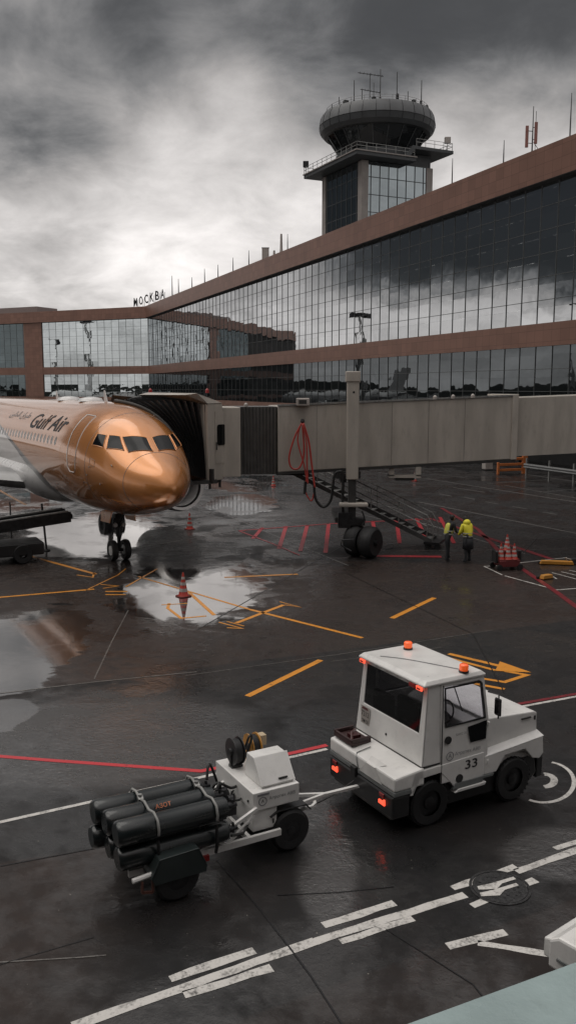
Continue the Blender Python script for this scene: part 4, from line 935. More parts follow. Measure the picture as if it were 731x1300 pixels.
hose([hp(388, 612), hp(387, 628)], .06, M_bh).build('hose_plug', M_bh, JB, world=True)
hose([hp(461, 650, 33.6), hp(465, 662, 33.6), hp(461, 670, 33.6)], .03, M_bh).build('black_hose', M_bh, JB, world=True, smooth=True)
MB().lathe([(.05, 0), (.09, .1), (.05, .2)], hp(384, 538, 34.1), 'z', 10).build('hose_hook', M_dsteel, JB, world=True)
# service stairs
sT, sB = Vector((.15, 38.0, 2.95)), Vector((5.95, 35.55, .28)); sd = (sB - sT); sx = Vector((sd.x, sd.y, 0)).normalized(); sn = Vector((-sx.y, sx.x, 0))
st = MB().bar(sT, sB, .05, .18).bar(sT + sn * .9, sB + sn * .9, .05, .18).build('service_stairs', mat('stair_metal', (.10, .10, .10), .45, .5), JB, world=True)
mb = MB()
for k in range(15):
    q = sT.lerp(sB, (k + .5) / 15); mb.add([tuple(q + v) for v in (sx * -.12, sx * .14, sx * .14 + sn * .9, sx * -.12 + sn * .9)], [[0, 1, 2, 3]])
o = mb.build('treads', M_steel, st, world=True); o.modifiers.new('s', 'SOLIDIFY').thickness = .03
for off in (sn * 0, sn * .9):
    mb = MB()
    for hh_ in (1.0, .55): mb.tube([sT + off + Vector((0, 0, hh_)), sB + off - sx * .2 + Vector((0, 0, hh_ + .1))], .025, 6)
    for k in range(6): q = sT.lerp(sB, k / 5 * .97) + off; mb.tube([q, q + Vector((0, 0, 1.02))], .022, 6)
    mb.tube([sB + off - sx * .2 + Vector((0, 0, 1.1)), sB + off + sx * .1 + Vector((0, 0, .6)), sB + off + sx * .05], .025, 6)
    mb.build('handrail', M_steel, st, world=True)
MB().hexa([tuple(v)[:2] for v in (sB - sx * .3 - sn * .1, sB + sx * .35 - sn * .1, sB + sx * .35 + sn * 1., sB - sx * .3 + sn * 1.)], .16, .26).build('stair_base', M_dsteel, st, world=True)
for off in (sx * -.15, sx * .25):
    q = sB + off; MB().lathe([(.13, -.05), (.13, .05)], (q.x, q.y, .13), 'y', 16).build('stair_wheel', M_rub, st, world=True)
MB().box(-.5, .9, 36.9, 38.9, 2.92, 3.02).build('stair_landing', M_dsteel, st, world=True)

# ------------------------------------------------------------------ tow tractor
def build_tractor():
    T = thing('tow_tractor', 'white boxy airport tow tractor numbered 33 with two orange beacons, pulling the trolley', 'tow tractor', (1.5638, 12.027, 0), math.atan2(.4856, .874))
    W = 1.8
    ch = MB().prism([(.02, .22), (.04, .62), (.30, .66), (2.88, .66), (2.94, .34), (2.8, .22)], .10, W - .10).build('chassis', M_black, T, bevel=.02)
    # rear bumper block
    rb = MB().box(-.015, .30, .02, W - .02, .27, .615).build('rear_bumper', M_black, T, bevel=.03)
    for y_, lit in ((.28, 1), (1.60, 1)):
        MB().box(-.04, -.012, y_ - .075, y_ + .075, .42, .475).box(-.04, -.012, y_ - .075, y_ - .045, .42, .51).build('tail_lamp', M_lamp, rb)
        MB().box(-.035, -.012, y_ - .05, y_ + .07, .535, .59).build('reflector', M_lampd, rb, bevel=.006)
    MB().box(.0, .32, .0, W, .625, .70).build('grey_strip', M_grey, T, bevel=.012)
    # rear deck with its chamfered corner
    dk = MB().prism([(.0, .70), (.0, .915), (.55, .975), (.55, .70)], .0, W).build('rear_deck', M_white, T, bevel=.03)
    MB().add([(-.012, .30, .705), (-.012, .92, .705), (-.010, .72, .90), (-.010, .50, .90), (.14, .40, .951), (.14, .80, .951)], [[0, 3, 2, 1], [3, 4, 5, 2]]).build('deck_recess_shade', mat('shadowed_paint', (.62, .61, .59), .35), dk)  # flat sheet on the deck, shade of the recess put into its colour
    MB().tube([(-.014, .95, .74), (-.02, .98, .86), (.03, 1.05, .93), (.3, 1.06, .965)], .008, 5).build('deck_seam', M_grey, dk)
    hb = MB().box(.05, .42, 1.22, 1.76, .95, 1.0).box(.05, .42, 1.22, 1.26, 1.0, 1.06).box(.05, .42, 1.72, 1.76, 1.0, 1.06).box(.05, .09, 1.26, 1.72, 1.0, 1.05)
    hb.build('battery_tray', mat('dark_red_frame', (.035, .014, .014), .45), T, bevel=.008)
    MB().tube([(.1, 1.3, 1.02), (.2, 1.45, 1.08), (.36, 1.6, 1.05)], .025, 8).box(.14, .3, 1.34, 1.5, 1.0, 1.07).build('battery_lid', mat('maroon', (.06, .015, .015), .3, coat=.4), T)
    MB().box(-.05, .03, .98, 1.12, .56, .72).build('hook_bracket', M_black, T, bevel=.01)
    # side skirts with arches: near and far
    def arch(cx_, r_, z0, n=9): return [(cx_ - r_ * 1.12, z0), (cx_ - r_ * .95, z0 + r_ * .33), (cx_ - r_ * .55, z0 + r_ * .86), (cx_ + r_ * .45, z0 + r_ * .90), (cx_ + r_ * .88, z0 + r_ * .45), (cx_ + r_ * 1.05, z0)]
    prof_r = [(.30, .70), (.36, .93), (1.70, .98), (1.72, .60), (1.12, .545)] + [(x, z) for x, z in arch(.68, .40, .47)][::-1][1:-1] + [(.33, .60)]
    prof_f = [(1.72, .60), (1.72, .90), (2.96, 1.0), (2.985, .70), (2.90, .62)] + arch(2.38, .42, .47)[::-1][1:-1] + [(1.96, .60)]
    for y0, y1 in ((0., .10), (W - .10, W)):
        MB().prism(prof_r, y0, y1).build('side_skirt', M_white, T, bevel=.015)
        MB().prism(prof_f, y0, y1).build('front_wing', M_white, T, bevel=.015)
    MB().prism([(1.80, .60), (1.80, .91), (2.96, 1.0), (2.96, .62)], .11, W - .11).build('front_body', M_white, T)
    MB().add([(1.74, -.004, .90), (2.97, -.004, 1.0), (2.94, .13, 1.07), (1.74, .13, .96), (1.74, W + .004, .90), (2.97, W + .004, 1.0), (2.94, W - .13, 1.07), (1.74, W - .13, .96), (2.985, 0, .99), (2.985, W, .99)],
        [[0, 1, 2, 3], [4, 7, 6, 5], [1, 5, 6, 2], [0, 3, 7, 4]]).build('wing_ledge', M_white, T)
    # sill strip and step
    MB().prism([(1.10, .50), (1.14, .60), (1.92, .60), (1.90, .55), (1.7, .55), (1.68, .50)], -.012, .06).build('sill', M_grey, T, bevel=.01)
    MB().prism([(1.12, .45), (1.2, .50), (1.75, .50), (1.72, .45)], -.03, .2).build('step', M_white, T, bevel=.01)
    MB().lathe([(.068, -.006), (.068, .02)], (1.22, -.004, .66), 'y', 20).build('fuel_cap', M_black, T)
    # bonnet
    hd_ = MB().prism([(1.74, .96), (1.74, 1.455), (2.0, 1.45), (2.86, 1.395), (2.93, 1.36), (2.94, 1.0)], .12, W - .12).build('bonnet', M_white, T, bevel=.025, seg=3)
    MB().box(2.58, 2.78, .095, .12, 1.30, 1.325).build('bonnet_handle', M_black, hd_, bevel=.005)
    MB().box(2.86, 2.885, .105, .12, 1.25, 1.32).build('bonnet_badge', M_black, hd_)
    MB().box(2.935, 2.95, .45, W - .45, 1.05, 1.30).build('grille', M_black, hd_)
    for y_ in (.28, W - .28): MB().lathe([(.07, 0), (.07, .02)], (2.936, y_, 1.17), 'x', 18).build('headlight', mat('lamp_glass', (.5, .5, .5), .1, coat=1), hd_)
    for y_ in (.12, W - .30): MB().box(2.96, 3.10, y_, y_ + .16, .22, .62).build('front_buffer', M_black, T, bevel=.02)
    # cab: corner posts, roof, back wall, door
    z0, zr = .985, 2.22
    rear = lambda z: .50 + .12 * (z - z0) / (zr - z0)
    front = lambda z: 1.80 - .07 * max(0, (z - 1.45)) / .77
    def yy(z): return .015 + .05 * (z - z0) / (zr - z0)
    back_o = [(rear(z0), yy(z0), z0), (rear(z0), W - yy(z0), z0), (rear(zr), W - yy(zr), zr), (rear(zr), yy(zr), zr)]
    zw0, zw1 = 1.50, 2.14
    back_i = [(rear(zw0 - .06), .16, zw0 - .04), (rear(zw0), W - .16, zw0 - .04), (rear(zw1), W - .16, zw1), (rear(zw1), .15, zw1)]
    MB().ringframe(back_o, back_i, (.04, 0, 0)).build('cab_back', M_white, T, bevel=.012)
    MB().plate([(p[0] + .012, p[1], p[2]) for p in back_i], (.006, 0, 0)).build('rear_window', G_rear, T)
    for s_ in (0, 1):
        Y = (lambda v: v) if s_ == 0 else (lambda v: W - v); off = (0, .03 if s_ == 0 else -.03, 0)
        # rear quarter post
        MB().plate([(rear(z0), Y(yy(z0)), z0), (.86, Y(yy(z0)), z0), (.86, Y(yy(zr)), zr), (rear(zr), Y(yy(zr)), zr)], off).build('quarter_panel', M_white, T, bevel=.012)
        do = [(.87, Y(.004), .64), (1.78, Y(.004), .64), (1.79, Y(.012), 1.50), (1.72, Y(yy(zr)), zr - .05), (1.66, Y(yy(zr)), zr), (.87, Y(yy(zr)), zr)]
        di = [(.93, Y(.022), 1.52), (1.33, Y(.022), 1.52), (1.735, Y(.024), 1.53), (1.67, Y(yy(2.1)), 2.10), (1.62, Y(yy(2.14)), 2.14), (.93, Y(yy(2.14)), 2.14)]
        d = MB().ringframe(do, di, off).build('door', M_white, T, bevel=.010)
        MB().plate([(p[0], p[1] + off[1] * .4, p[2]) for p in di], (0, off[1] * .2, 0)).build('door_window', G_cab, d)
        e = -.005 if s_ == 0 else .005
        inn = [((p[0] - 1.32) * .93 + 1.32, p[1] + e, (p[2] - 1.83) * .91 + 1.83) for p in di]
        MB().ringframe([(p[0], p[1] + e, p[2]) for p in di], inn, (0, e * 1.5, 0)).build('window_seal', M_black, d)
        MB().plate([(1.36, Y(.001), 1.46), (1.74, Y(.001), 1.50), (1.73, Y(.0), 1.20), (1.42, Y(.0), 1.20)], (0, e * 1.2, 0)).build('lower_window', G_cock, d)
        MB().lathe([(.062, -.006), (.062, .01)], (.985, Y(.0) , 1.32), 'y', 20).build('door_handle', M_black, d)
        MB().box(1.765, 1.80, Y(.0) - .02, Y(.0) + .02, .78, .84).box(1.765, 1.80, Y(.0) - .02, Y(.0) + .02, 1.40, 1.46).build('hinge', M_white, d)
        MB().box(.865, .872, Y(.003) - .008, Y(.003) + .008, .66, 2.2).build('door_gap', M_black, T)
    # windscreen frame
    fo = [(1.80, .03, 1.44), (1.80, W - .03, 1.44), (1.70, W - .07, zr), (1.70, .07, zr)]
    fi = [(1.79, .10, 1.50), (1.79, W - .10, 1.50), (1.71, W - .13, 2.13), (1.71, .13, 2.13)]
    MB().ringframe(fo, fi, (-.04, 0, 0)).build('windscreen_frame', M_white, T, bevel=.01)
    MB().plate(fi, (-.006, 0, 0)).build('windscreen', G_cab, T)
    MB().box(1.66, 1.80, .04, W - .04, .98, 1.43).build('bulkhead', M_black, T)
    # interior
    MB().box(.7, 1.1, .3, .85, 1.0, 1.38).box(.62, .74, .3, .85, 1.35, 1.85).build('seat', M_black, T, bevel=.05)
    MB().box(.7, 1.1, 1.0, 1.5, 1.0, 1.38).box(.62, .74, 1.0, 1.5, 1.35, 1.75).build('seat', M_black, T, bevel=.05)
    MB().prism([(1.52, 1.0), (1.48, 1.42), (1.66, 1.5), (1.66, 1.0)], .1, W - .1).build('dashboard', M_white, T, bevel=.02)
    mb = MB(); c_ = Vector((1.36, .55, 1.52)); mb.tube([c_ + Vector((.07 * math.sin(a), .19 * math.cos(a), .17 * math.sin(a))) for a in [2 * math.pi * k / 20 for k in range(21)]], .014, 6); mb.bar(c_, c_ + Vector((.2, 0, -.2)), .04)
    mb.build('steering_wheel', M_black, T)
    MB().tube([(1.72, .55, 1.46), (1.69, .75, 1.85)], .010, 5).tube([(1.72, 1.15, 1.46), (1.69, .95, 1.8)], .01, 5).build('wiper', M_black, T)
    MB().box(.5, 1.78, .04, W - .04, .93, .985).build('cab_floor', M_black, T)
    # roof
    rf = MB().add([(.52, .03, 2.235), (1.74, .045, 2.235), (1.74, W - .045, 2.235), (.52, W - .03, 2.235), (.60, .07, 2.29), (1.66, .08, 2.295), (1.66, W - .08, 2.295), (.60, W - .07, 2.29), (.53, .03, 2.20), (1.73, .045, 2.20), (1.73, W - .045, 2.20), (.53, W - .03, 2.20)],
        [[4, 5, 6, 7], [0, 1, 5, 4], [1, 2, 6, 5], [2, 3, 7, 6], [3, 0, 4, 7], [8, 9, 1, 0], [9, 10, 2, 1], [10, 11, 3, 2], [11, 8, 0, 3], [11, 10, 9, 8]]).build('roof', M_white, T, bevel=.03, seg=3)
    MB().box(.60, .64, .10, W - .1, 2.13, 2.2).build('roof_gutter', M_white, T)
    mb = MB()
    for k in range(4): mb.box(.555, .60, .5 + k * .27, .62 + k * .27, 2.17, 2.205)
    mb.build('roof_clips', M_white, T)
    for y_, m_, nm in ((.15, M_lamp, 'tail_lamp'), (.33, M_lampd, 'reflector'), (1.66, M_lamp, 'tail_lamp')):
        MB().box(.515, .545, y_ - .07, y_ + .07, 2.14, 2.20).build(nm, m_, T, bevel=.008)
        if nm == 'tail_lamp': MB().box(.508, .514, y_ - .04, y_ + .04, 2.158, 2.182).build('lamp_core', M_lampd, T)
    hose([(.7, 1.4, 2.30), (1.0, 1.0, 2.302), (1.38, .25, 2.302)], .006, M_grey).build('beacon_cable', M_inkg, T)
    for x_, y_ in ((1.33, 1.50), (1.36, .13)):
        b = MB().lathe([(.078, 2.295), (.078, 2.32), (.06, 2.325)], (x_, y_, 0), 'z', 24).build('beacon_base', M_black, T)
        MB().lathe([(.065, 2.322), (.072, 2.35), (.07, 2.41), (.055, 2.425), (.001, 2.43)], (x_, y_, 0), 'z', 24).build('beacon_lens', M_orange, b, smooth=40)
    # mirrors
    for y_, s_ in ((-.14, 1), (W + .14, -1)):
        a = MB().tube([(1.76, y_ + .16 * s_, 1.95), (1.84, y_, 1.93), (1.84, y_, 1.55)], .012, 6).build('mirror_arm', M_black, T)
        MB().box(1.81, 1.85, y_ - .065, y_ + .065, 1.60, 1.88).build('mirror', M_black, a, bevel=.018)
        MB().box(1.802, 1.809, y_ - .05, y_ + .05, 1.63, 1.85).build('mirror_glass', mat('mirror_glass', (.8, .8, .8), .03, 1.), a)
    # wheels
    for x_, y_, r_ in ((.70, .14, .36), (.70, W - .14, .36), (2.38, .14, .36), (2.38, W - .14, .36)):
        s_ = -1 if y_ < 1 else 1
        w_ = MB().lathe([(.2, -.1), (.33, -.11), (r_, -.08), (r_, .08), (.33, .11), (.2, .1)], (x_, y_, r_), 'y', 36, cap=False).build('wheel', M_rub, T, smooth=40)
        MB().lathe([(.2, .06 * s_), (.19, .03 * s_), (.10, .03 * s_), (.09, .09 * s_), (.02, .1 * s_)], (x_, y_, r_), 'y', 24).build('rim', M_dsteel, w_, smooth=40)
        mb = MB()
        for k in range(28):
            a = 2 * math.pi * k / 28; c_, n_ = math.cos(a), math.sin(a); mb.bar((x_ + c_ * r_, y_ - .1, r_ + n_ * r_), (x_ + c_ * r_, y_ + .1, r_ + n_ * r_), .03, .012, up=(c_, 0, n_))
        mb.build('tread', M_rub, w_)
    # lettering
    text_on('fleet_number', '33', M_ink, T, (1.33, -.006, .78), (1, 0, 0), (0, 0, 1), .145, .24, .012)
    text_on('company_lettering', 'Аэротех АВВ', M_inkg, T, (1.12, -.006, 1.035), (1, 0, 0), (0, 0, 1), .07, .50)
    MB().lathe([(.072, -.002), (.072, .0), (.06, .0), (.06, -.002)], (1.02, -.006, 1.06), 'y', 28, cap=False).build('emblem_ring', M_inkg, T)
    text_on('emblem', 'A', M_inkg, T, (.985, -.008, 1.03), (1, 0, 0), (0, 0, 1), .07)
    text_on('door_note', 'МАКС 25', M_inkg, T, (1.13, -.005, 1.36), (1, 0, 0), (0, 0, 1), .04, .2)
    pl = MB().box(rear(1.25) - .012, rear(1.25) - .006, 1.42, 1.66, 1.13, 1.43).build('number_plate', mat('plate_cream', (.40, .37, .34), .5), T)
    nx = rear(1.25) - .014
    text_on('plate_number', '7212', M_ink, pl, (nx, 1.645, 1.26), (0, -1, 0), (0, 0, 1), .09, .21, .006)
    text_on('plate_region', 'OM 50', M_ink, pl, (nx, 1.64, 1.15), (0, -1, 0), (0, 0, 1), .065, .19, .006)
    MB().add([(nx, 1.64, 1.38), (nx, 1.44, 1.38), (nx, 1.48, 1.42), (nx, 1.60, 1.42)], [[0, 1, 2, 3]]).build('plate_emblem', mat('plate_red', (.12, .03, .03), .5), pl)
    MB().lathe([(.02, 0), (.02, -.01)], (rear(1.2) - .004, .95, 1.17), 'x', 10).build('lock', M_ink, T)
    return T
build_tractor()

# ------------------------------------------------------------------ start trolley behind the tractor
def build_trolley():
    T = thing('cylinder_trolley', 'white two axle trolley carrying black cylinders with a control box, hitched to the tractor', 'trolley', (1.5638, 12.027, 0), math.atan2(.4856, .874))
    W0, W1 = .42, 1.68
    M_cyl = mat('cylinder_paint', (.009, .013, .014), .30, coat=.35, var=.25, dirt=.1)
    bx = MB().box(-2.11, -1.37, W0, W1, .745, 1.015).build('control_box', M_white, T, bevel=.012)
    MB().box(-2.10, -1.72, W0 + .03, W1 - .03, .43, .742).build('pedestal', M_white, T, bevel=.01)
    MB().box(-1.79, -1.77, W0 + .015, W0 + .03, .5, .56).build('pedestal_latch', M_black, T)
    MB().box(-2.13, -2.11, 1.02, 1.12, .62, .74).build('rear_socket', M_black, bx)
    MB().box(-2.13, -2.11, .55, .57, .84, .87).build('rear_switch', M_black, bx)
    # sloping panel housing
    MB().prism([(.50, 1.018), (.50, 1.05), (.74, 1.38), (.98, 1.38), (1.06, 1.018)], -1.93, -1.42, 'x').build('panel_housing', M_white, T, bevel=.012)
    MB().prism([(.735, 1.392), (.725, 1.384), (.482, 1.055), (.495, 1.048)], -1.945, -1.40, 'x').build('panel_lid', M_white, T, bevel=.004)
    MB().bar((-1.66, .505, 1.11), (-1.52, .505, 1.11), .02, .02).build('lid_handle', M_black, T)
    # the big tilted face seen from this side
    # reels
    def reel(x_, y_, z_, r_, m_, core):
        q = MB().lathe([(r_, -.075), (r_, -.06), (r_ * .45, -.055), (r_ * .45, .055), (r_, .06), (r_, .075)], (x_, y_, z_), 'x', 36).build('hose_reel', m_, T, smooth=30)
        MB().lathe([(r_ * .86, -.05), (r_ * .9, 0), (r_ * .86, .05)], (x_, y_, z_), 'x', 30).build('wound_cable', core, q, smooth=40)
        MB().box(x_ - .09, x_ + .09, y_ - .06, y_ + .06, 1.016, 1.05).bar((x_ - .085, y_, 1.04), (x_ - .085, y_, z_), .05, .02).bar((x_ + .085, y_, 1.04), (x_ + .085, y_, z_), .05, .02).build('reel_stand', m_, q)
        MB().lathe([(.05, -.11), (.06, -.075), (.06, .075), (.05, .11)], (x_, y_, z_), 'x', 14).build('reel_hub', core, q)
        return q
    M_yel = mat('yellow_reel', (.50, .24, .05), .4, coat=.3)
    q = reel(-1.93, 1.35, 1.26, .20, M_black, M_rub)
    hose([(-1.86, 1.25, 1.2), (-1.78, 1.2, 1.5), (-1.7, 1.28, 1.42), (-1.74, 1.4, 1.1)], .018, M_bh).build('loose_cable', M_bh, q, smooth=True)
    q = reel(-1.60, 1.44, 1.24, .19, M_yel, M_rub)
    MB().box(-1.50, -1.40, 1.36, 1.50, 1.24, 1.40).build('reel_motor', mat('tan_box', (.45, .36, .24), .5), q, bevel=.01)
    # cabinet lettering
    MB().lathe([(.066, -.002), (.066, .0), (.055, .0), (.055, -.002)], (-1.96, W0 - .004, .875), 'y', 28, cap=False).build('emblem_ring', M_inkg, bx)
    text_on('emblem', 'A', M_ink, bx, (-1.985, W0 - .004, .85), (1, 0, 0), (0, 0, 1), .05)
    text_on('company_lettering', 'Аэротех АВВ', M_inkg, bx, (-1.86, W0 - .004, .86), (1, 0, 0), (0, 0, 1), .062, .42)
    MB().box(-2.04, -1.86, W0 - .006, W0 - .002, .955, .985).build('type_plate', M_inkg, bx)
    # frame
    fr = MB()
    for y_ in (.34, 1.35):
        fr.bar((-3.95, y_, .40), (-1.72, y_, .40), .05, .09)
    for x_ in (-3.85, -3.0, -2.2): fr.bar((x_, .34, .40), (x_, 1.35, .40), .05, .08)
    F_ = fr.build('frame', M_white, T)
    MB().bar((-3.0, .33, .44), (-2.06, .40, .80), .045, .045).bar((-2.55, .35, .42), (-2.10, .39, .72), .035).bar((-2.55, .35, .42), (-2.75, .35, .53), .035).build('brace', M_white, F_)
    MB().bar((-3.0, 1.36, .44), (-2.06, 1.40, .80), .045).build('brace', M_white, F_)
    MB().tube([(-3.98, .10, .43), (-3.52, .10, .47)], .035, 8).build('rear_bar', M_white, F_)
    MB().bar((-3.86, .08, .25), (-3.86, .08, .40), .03).bar((-3.72, .08, .22), (-3.72, .08, .40), .03).bar((-3.86, .08, .25), (-3.72, .08, .22), .03).build('rear_coupling', mat('rusty_steel', (.10, .04, .03), .6), F_)
    MB().box(-2.95, -2.84, .28, .36, .30, .38).build('frame_reflector', M_lampd, F_)
    # wheels
    for x_, y_, r_ in ((-1.50, .52, .31), (-1.50, 1.55, .31), (-3.38, .16, .31), (-3.38, 1.5, .31)):
        w_ = MB().lathe([(.15, -.095), (.27, -.105), (r_, -.07), (r_, .07), (.27, .105), (.15, .095)], (x_, y_, r_), 'y', 36, cap=False).build('wheel', M_rub, T, smooth=40)
        rr = MB().lathe([(.16, -.09), (.15, -.05), (.07, -.04), (.06, -.1), (.015, -.105)], (x_, y_, r_), 'y', 20).build('rim', M_dsteel, w_, smooth=40)
        mb = MB()
        for k in range(5): a = 2 * math.pi * k / 5; mb.lathe([(.012, -.065), (.012, -.04)], (x_ + .11 * math.cos(a), y_, r_ + .11 * math.sin(a)), 'y', 6)
        mb.build('wheel_nuts', M_steel, rr)
    M_fend = mat('dark_green_fender', (.022, .030, .030), .45, coat=.2)
    for y0, y1 in ((.02, .34), (1.36, 1.66)):
        MB().prism([(-3.76, .42), (-3.64, .66), (-3.10, .68), (-2.98, .42), (-3.02, .42), (-3.13, .65), (-3.61, .63), (-3.72, .42)], y0, y1).build('rear_fender', M_fend, T, bevel=.008)
        s_ = y0 if y0 < 1 else y1 - .02
        MB().prism([(-3.75, .42), (-3.635, .65), (-3.105, .67), (-2.985, .42), (-3.0, .33), (-3.7, .33)], s_, s_ + .02).build('fender_side', M_fend, T)
        MB().prism([(-1.84, .60), (-1.72, .665), (-1.25, .665), (-1.16, .56), (-1.18, .55), (-1.26, .645), (-1.70, .645), (-1.82, .585)], W0 if y0 < 1 else 1.42, .66 if y0 < 1 else W1).build('front_fender', M_black, T, bevel=.006)
    MB().bar((-1.50, .5, .31), (-1.50, 1.6, .31), .08).bar((-3.38, .2, .31), (-3.38, 1.5, .31), .08).build('axle', M_dsteel, T)
    # cylinders
    for x0, yc, zc, orange in ((-4.20, 1.02, .99, 0), (-4.15, .67, .99, 1), (-4.12, .31, .995, 0), (-4.24, 1.0, .66, 0), (-4.12, .66, .65, 0), (-4.10, .34, .64, 0)):
        r_ = .16 if zc > .9 else .15
        c = MB().lathe([(.03, 0), (r_ * .86, .0), (r_ * 1.0, .02), (r_ * 1.06, .06), (r_ * 1.06, .50), (r_ * .95, .53), (r_ * .93, 1.45), (r_ * .84, 1.53), (r_ * .5, 1.56), (.04, 1.57)], (x0, yc, zc), 'x', 32).build('gas_cylinder', M_cyl, T, smooth=35)
        MB().lathe([(.045, 1.56), (.05, 1.61), (.03, 1.64), (.03, 1.70)], (x0, yc, zc), 'x', 12).bar((x0 + 1.64, yc, zc - .06), (x0 + 1.64, yc, zc + .08), .03).build('valve', M_dsteel, c, smooth=40)
        if orange:
            text_on('cylinder_lettering', 'АЗОТ', mat('orange_lettering', (.75, .25, .12), .5), c, (x0 + .66, yc - .12, zc + .085), (1, 0, 0), (0, .55, .83), .06, .22, .008, up=.022)
    for x_ in (-3.60, -2.78):
        o = MB().tube([(x_, 1.30, .42), (x_, 1.23, 1.02), (x_, 1.16, 1.13), (x_, 1.0, 1.165), (x_, .84, 1.12), (x_, .67, 1.16), (x_, .49, 1.12), (x_, .31, 1.165), (x_, .17, 1.12), (x_, .125, 1.0), (x_, .14, .93)], .019, 8).build('clamp_band', mat('pale_band', (.26, .26, .25), .45, dirt=.2), T, smooth=60)
        o.scale = (1, 1, 1)
        MB().bar((x_, .80, 1.12), (x_, .87, 1.16), .07, .05).lathe([(.03, 0), (.03, .06)], (x_, .84, 1.13), 'z', 8).build('clamp_bolt', M_steel, o)
        MB().tube([(x_, .17, .85), (x_, .15, .62), (x_, .2, .44)], .022, 6).build('clamp_lower', M_dsteel, T)
    # valve hoses
    rnd = random.Random(3)
    for k in range(7):
        a = (-2.56, rnd.uniform(.3, 1.1), rnd.uniform(.6, 1.1)); b = (-2.12, rnd.uniform(.55, 1.2), rnd.uniform(.55, .95))
        m1 = (-2.45, (a[1] + b[1]) / 2 + rnd.uniform(-.15, .15), max(a[2], b[2]) + rnd.uniform(.0, .16)); m2 = (-2.22, b[1] + rnd.uniform(-.1, .1), b[2] + rnd.uniform(-.25, .1))
        hose([a, m1, m2, b], rnd.choice((.012, .016, .02)), M_bh).build('hose', M_bh, T, smooth=True)
    MB().box(-2.5, -2.3, .55, .75, .7, .86).lathe([(.07, 0), (.09, .12), (.05, .2)], (-2.36, .85, .78), 'z', 14).lathe([(.06, -.04), (.06, .04)], (-2.42, .5, .98), 'x', 14).build('valve_block', M_dsteel, T, bevel=.01)
    MB().tube([(-2.55, .2, .62), (-2.35, .25, .58), (-2.15, .45, .62)], .02, 6).build('hose', M_bh, T)
    # drawbar
    db = MB().bar((-1.36, .72, .50), (-.62, .93, .44), .045).bar((-1.36, 1.14, .50), (-.62, .93, .44), .045).bar((-1.15, .775, .49), (-1.15, 1.08, .49), .04).bar((-.62, .93, .44), (.0, .95, .42), .06, .04).build('drawbar', M_white, T)
    MB().tube([(.0 + .05 * math.cos(a), .95 + .05 * math.sin(a), .42) for a in [2 * math.pi * k / 14 for k in range(15)]], .015, 6).build('tow_eye', M_steel, db)
    MB().bar((-1.3, .60, .50), (-1.08, .55, .52), .04).bar((-1.08, .55, .52), (-.98, .62, .52), .04).build('brake_lever', M_white, T)
    hose([(-1.37, 1.0, .6), (-1.0, .9, .36), (-.5, 1.05, .30), (-.05, 1.0, .5)], .01, M_bh).build('tow_cable', M_bh, T)
    return T
build_trolley()

# ------------------------------------------------------------------ cones
M_cone = mat('cone_red', (.42, .035, .02), .45, coat=.2, dirt=.25); M_conew = mat('cone_white_band', (.42, .40, .38), .4, dirt=.25); M_coneb = mat('cone_base', (.16, .025, .02), .6, dirt=.3)
def cone(loc, label, h=.75, group='traffic cones on the apron', red=True):
    t = thing('traffic_cone', label, 'traffic cone', loc, random.uniform(0, 1), group)
    b = .36 * h / .75 / 2 * 1.1
    MB().hexa([(-b, -b * .75), (-b * .75, -b), (b * .75, -b), (b, -b * .75), (b, b * .75), (b * .75, b), (-b * .75, b), (-b, b * .75)], 0.0, .035).build('base', M_coneb, t, bevel=.008)
    r = lambda z: .135 * h / .75 * (1 - z / h) + .022
    MB().lathe([(r(.03) + .02, .03), (r(.06), .06), (r(h), h), (.012, h + .004)], n=28).build('cone_body', M_cone, t, smooth=40)
    for z0, z1 in ((.16, .26), (.36, .45), (.54, .62)):
        z0 *= h / .75; z1 *= h / .75
        MB().lathe([(r(z0) + .003, z0), (r(z1) + .003, z1)], n=28, cap=False).build('white_band', M_conew, t, smooth=40)
    return t
cone(at(233, 757), 'red and white striped cone standing alone in the bright puddle', .78)
cone(at(241, 672), 'red cone just right of the airliner nose wheel, behind the nose', .78)
cone(at(347, 617), 'small distant cone beneath the jet bridge by the corrugated panel', .7)
cone(at(526, 611), 'tiny pale cone far beyond the stairs beneath the bridge', .7)
# cone trolley
c0 = Vector(at(642, 722)); ct = thing('cone_cart', 'low dark red cart loaded with striped cones behind the tractor', 'cart', tuple(c0), .2)
MB().prism([(-.36, .12), (-.42, .36), (.42, .36), (.36, .12)], -.3, .3).build('tray', mat('dark_red_cart', (.13, .018, .02), .5, dirt=.3), ct, bevel=.02)
for x_, y_ in ((-.4, -.3), (.4, -.3), (-.4, .3), (.4, .3)): MB().lathe([(.11, -.04), (.11, .04)], (x_, y_, .11), 'y', 16).build('wheel', M_rub, ct)
MB().tube([(.45, 0, .35), (.9, .1, .75), (1.25, .1, 1.1)], .02, 6).build('handle', M_dsteel, ct)
for x_ in (-.46, .46): MB().box(x_ - .06, x_ + .06, -.2, .2, .25, .72).build('side_bag', M_black, ct, bevel=.05)
for k, (x_, y_, z_, lb) in enumerate(((-.24, -.12, .365, 'left front striped cone in the dark red cart'), (.02, -.14, .365, 'middle striped cone in the dark red cart'), (.25, -.1, .365, 'right front striped cone in the dark red cart'), (.04, .14, .66, 'tallest striped cone stacked highest in the dark red cart'))):
    cone(tuple(c0 + Vector((x_, y_, z_))), lb, .60, 'cones in the cart')
MB().box(-.12, .2, -.02, .3, .36, .66).build('cone_box', M_coneb, ct)

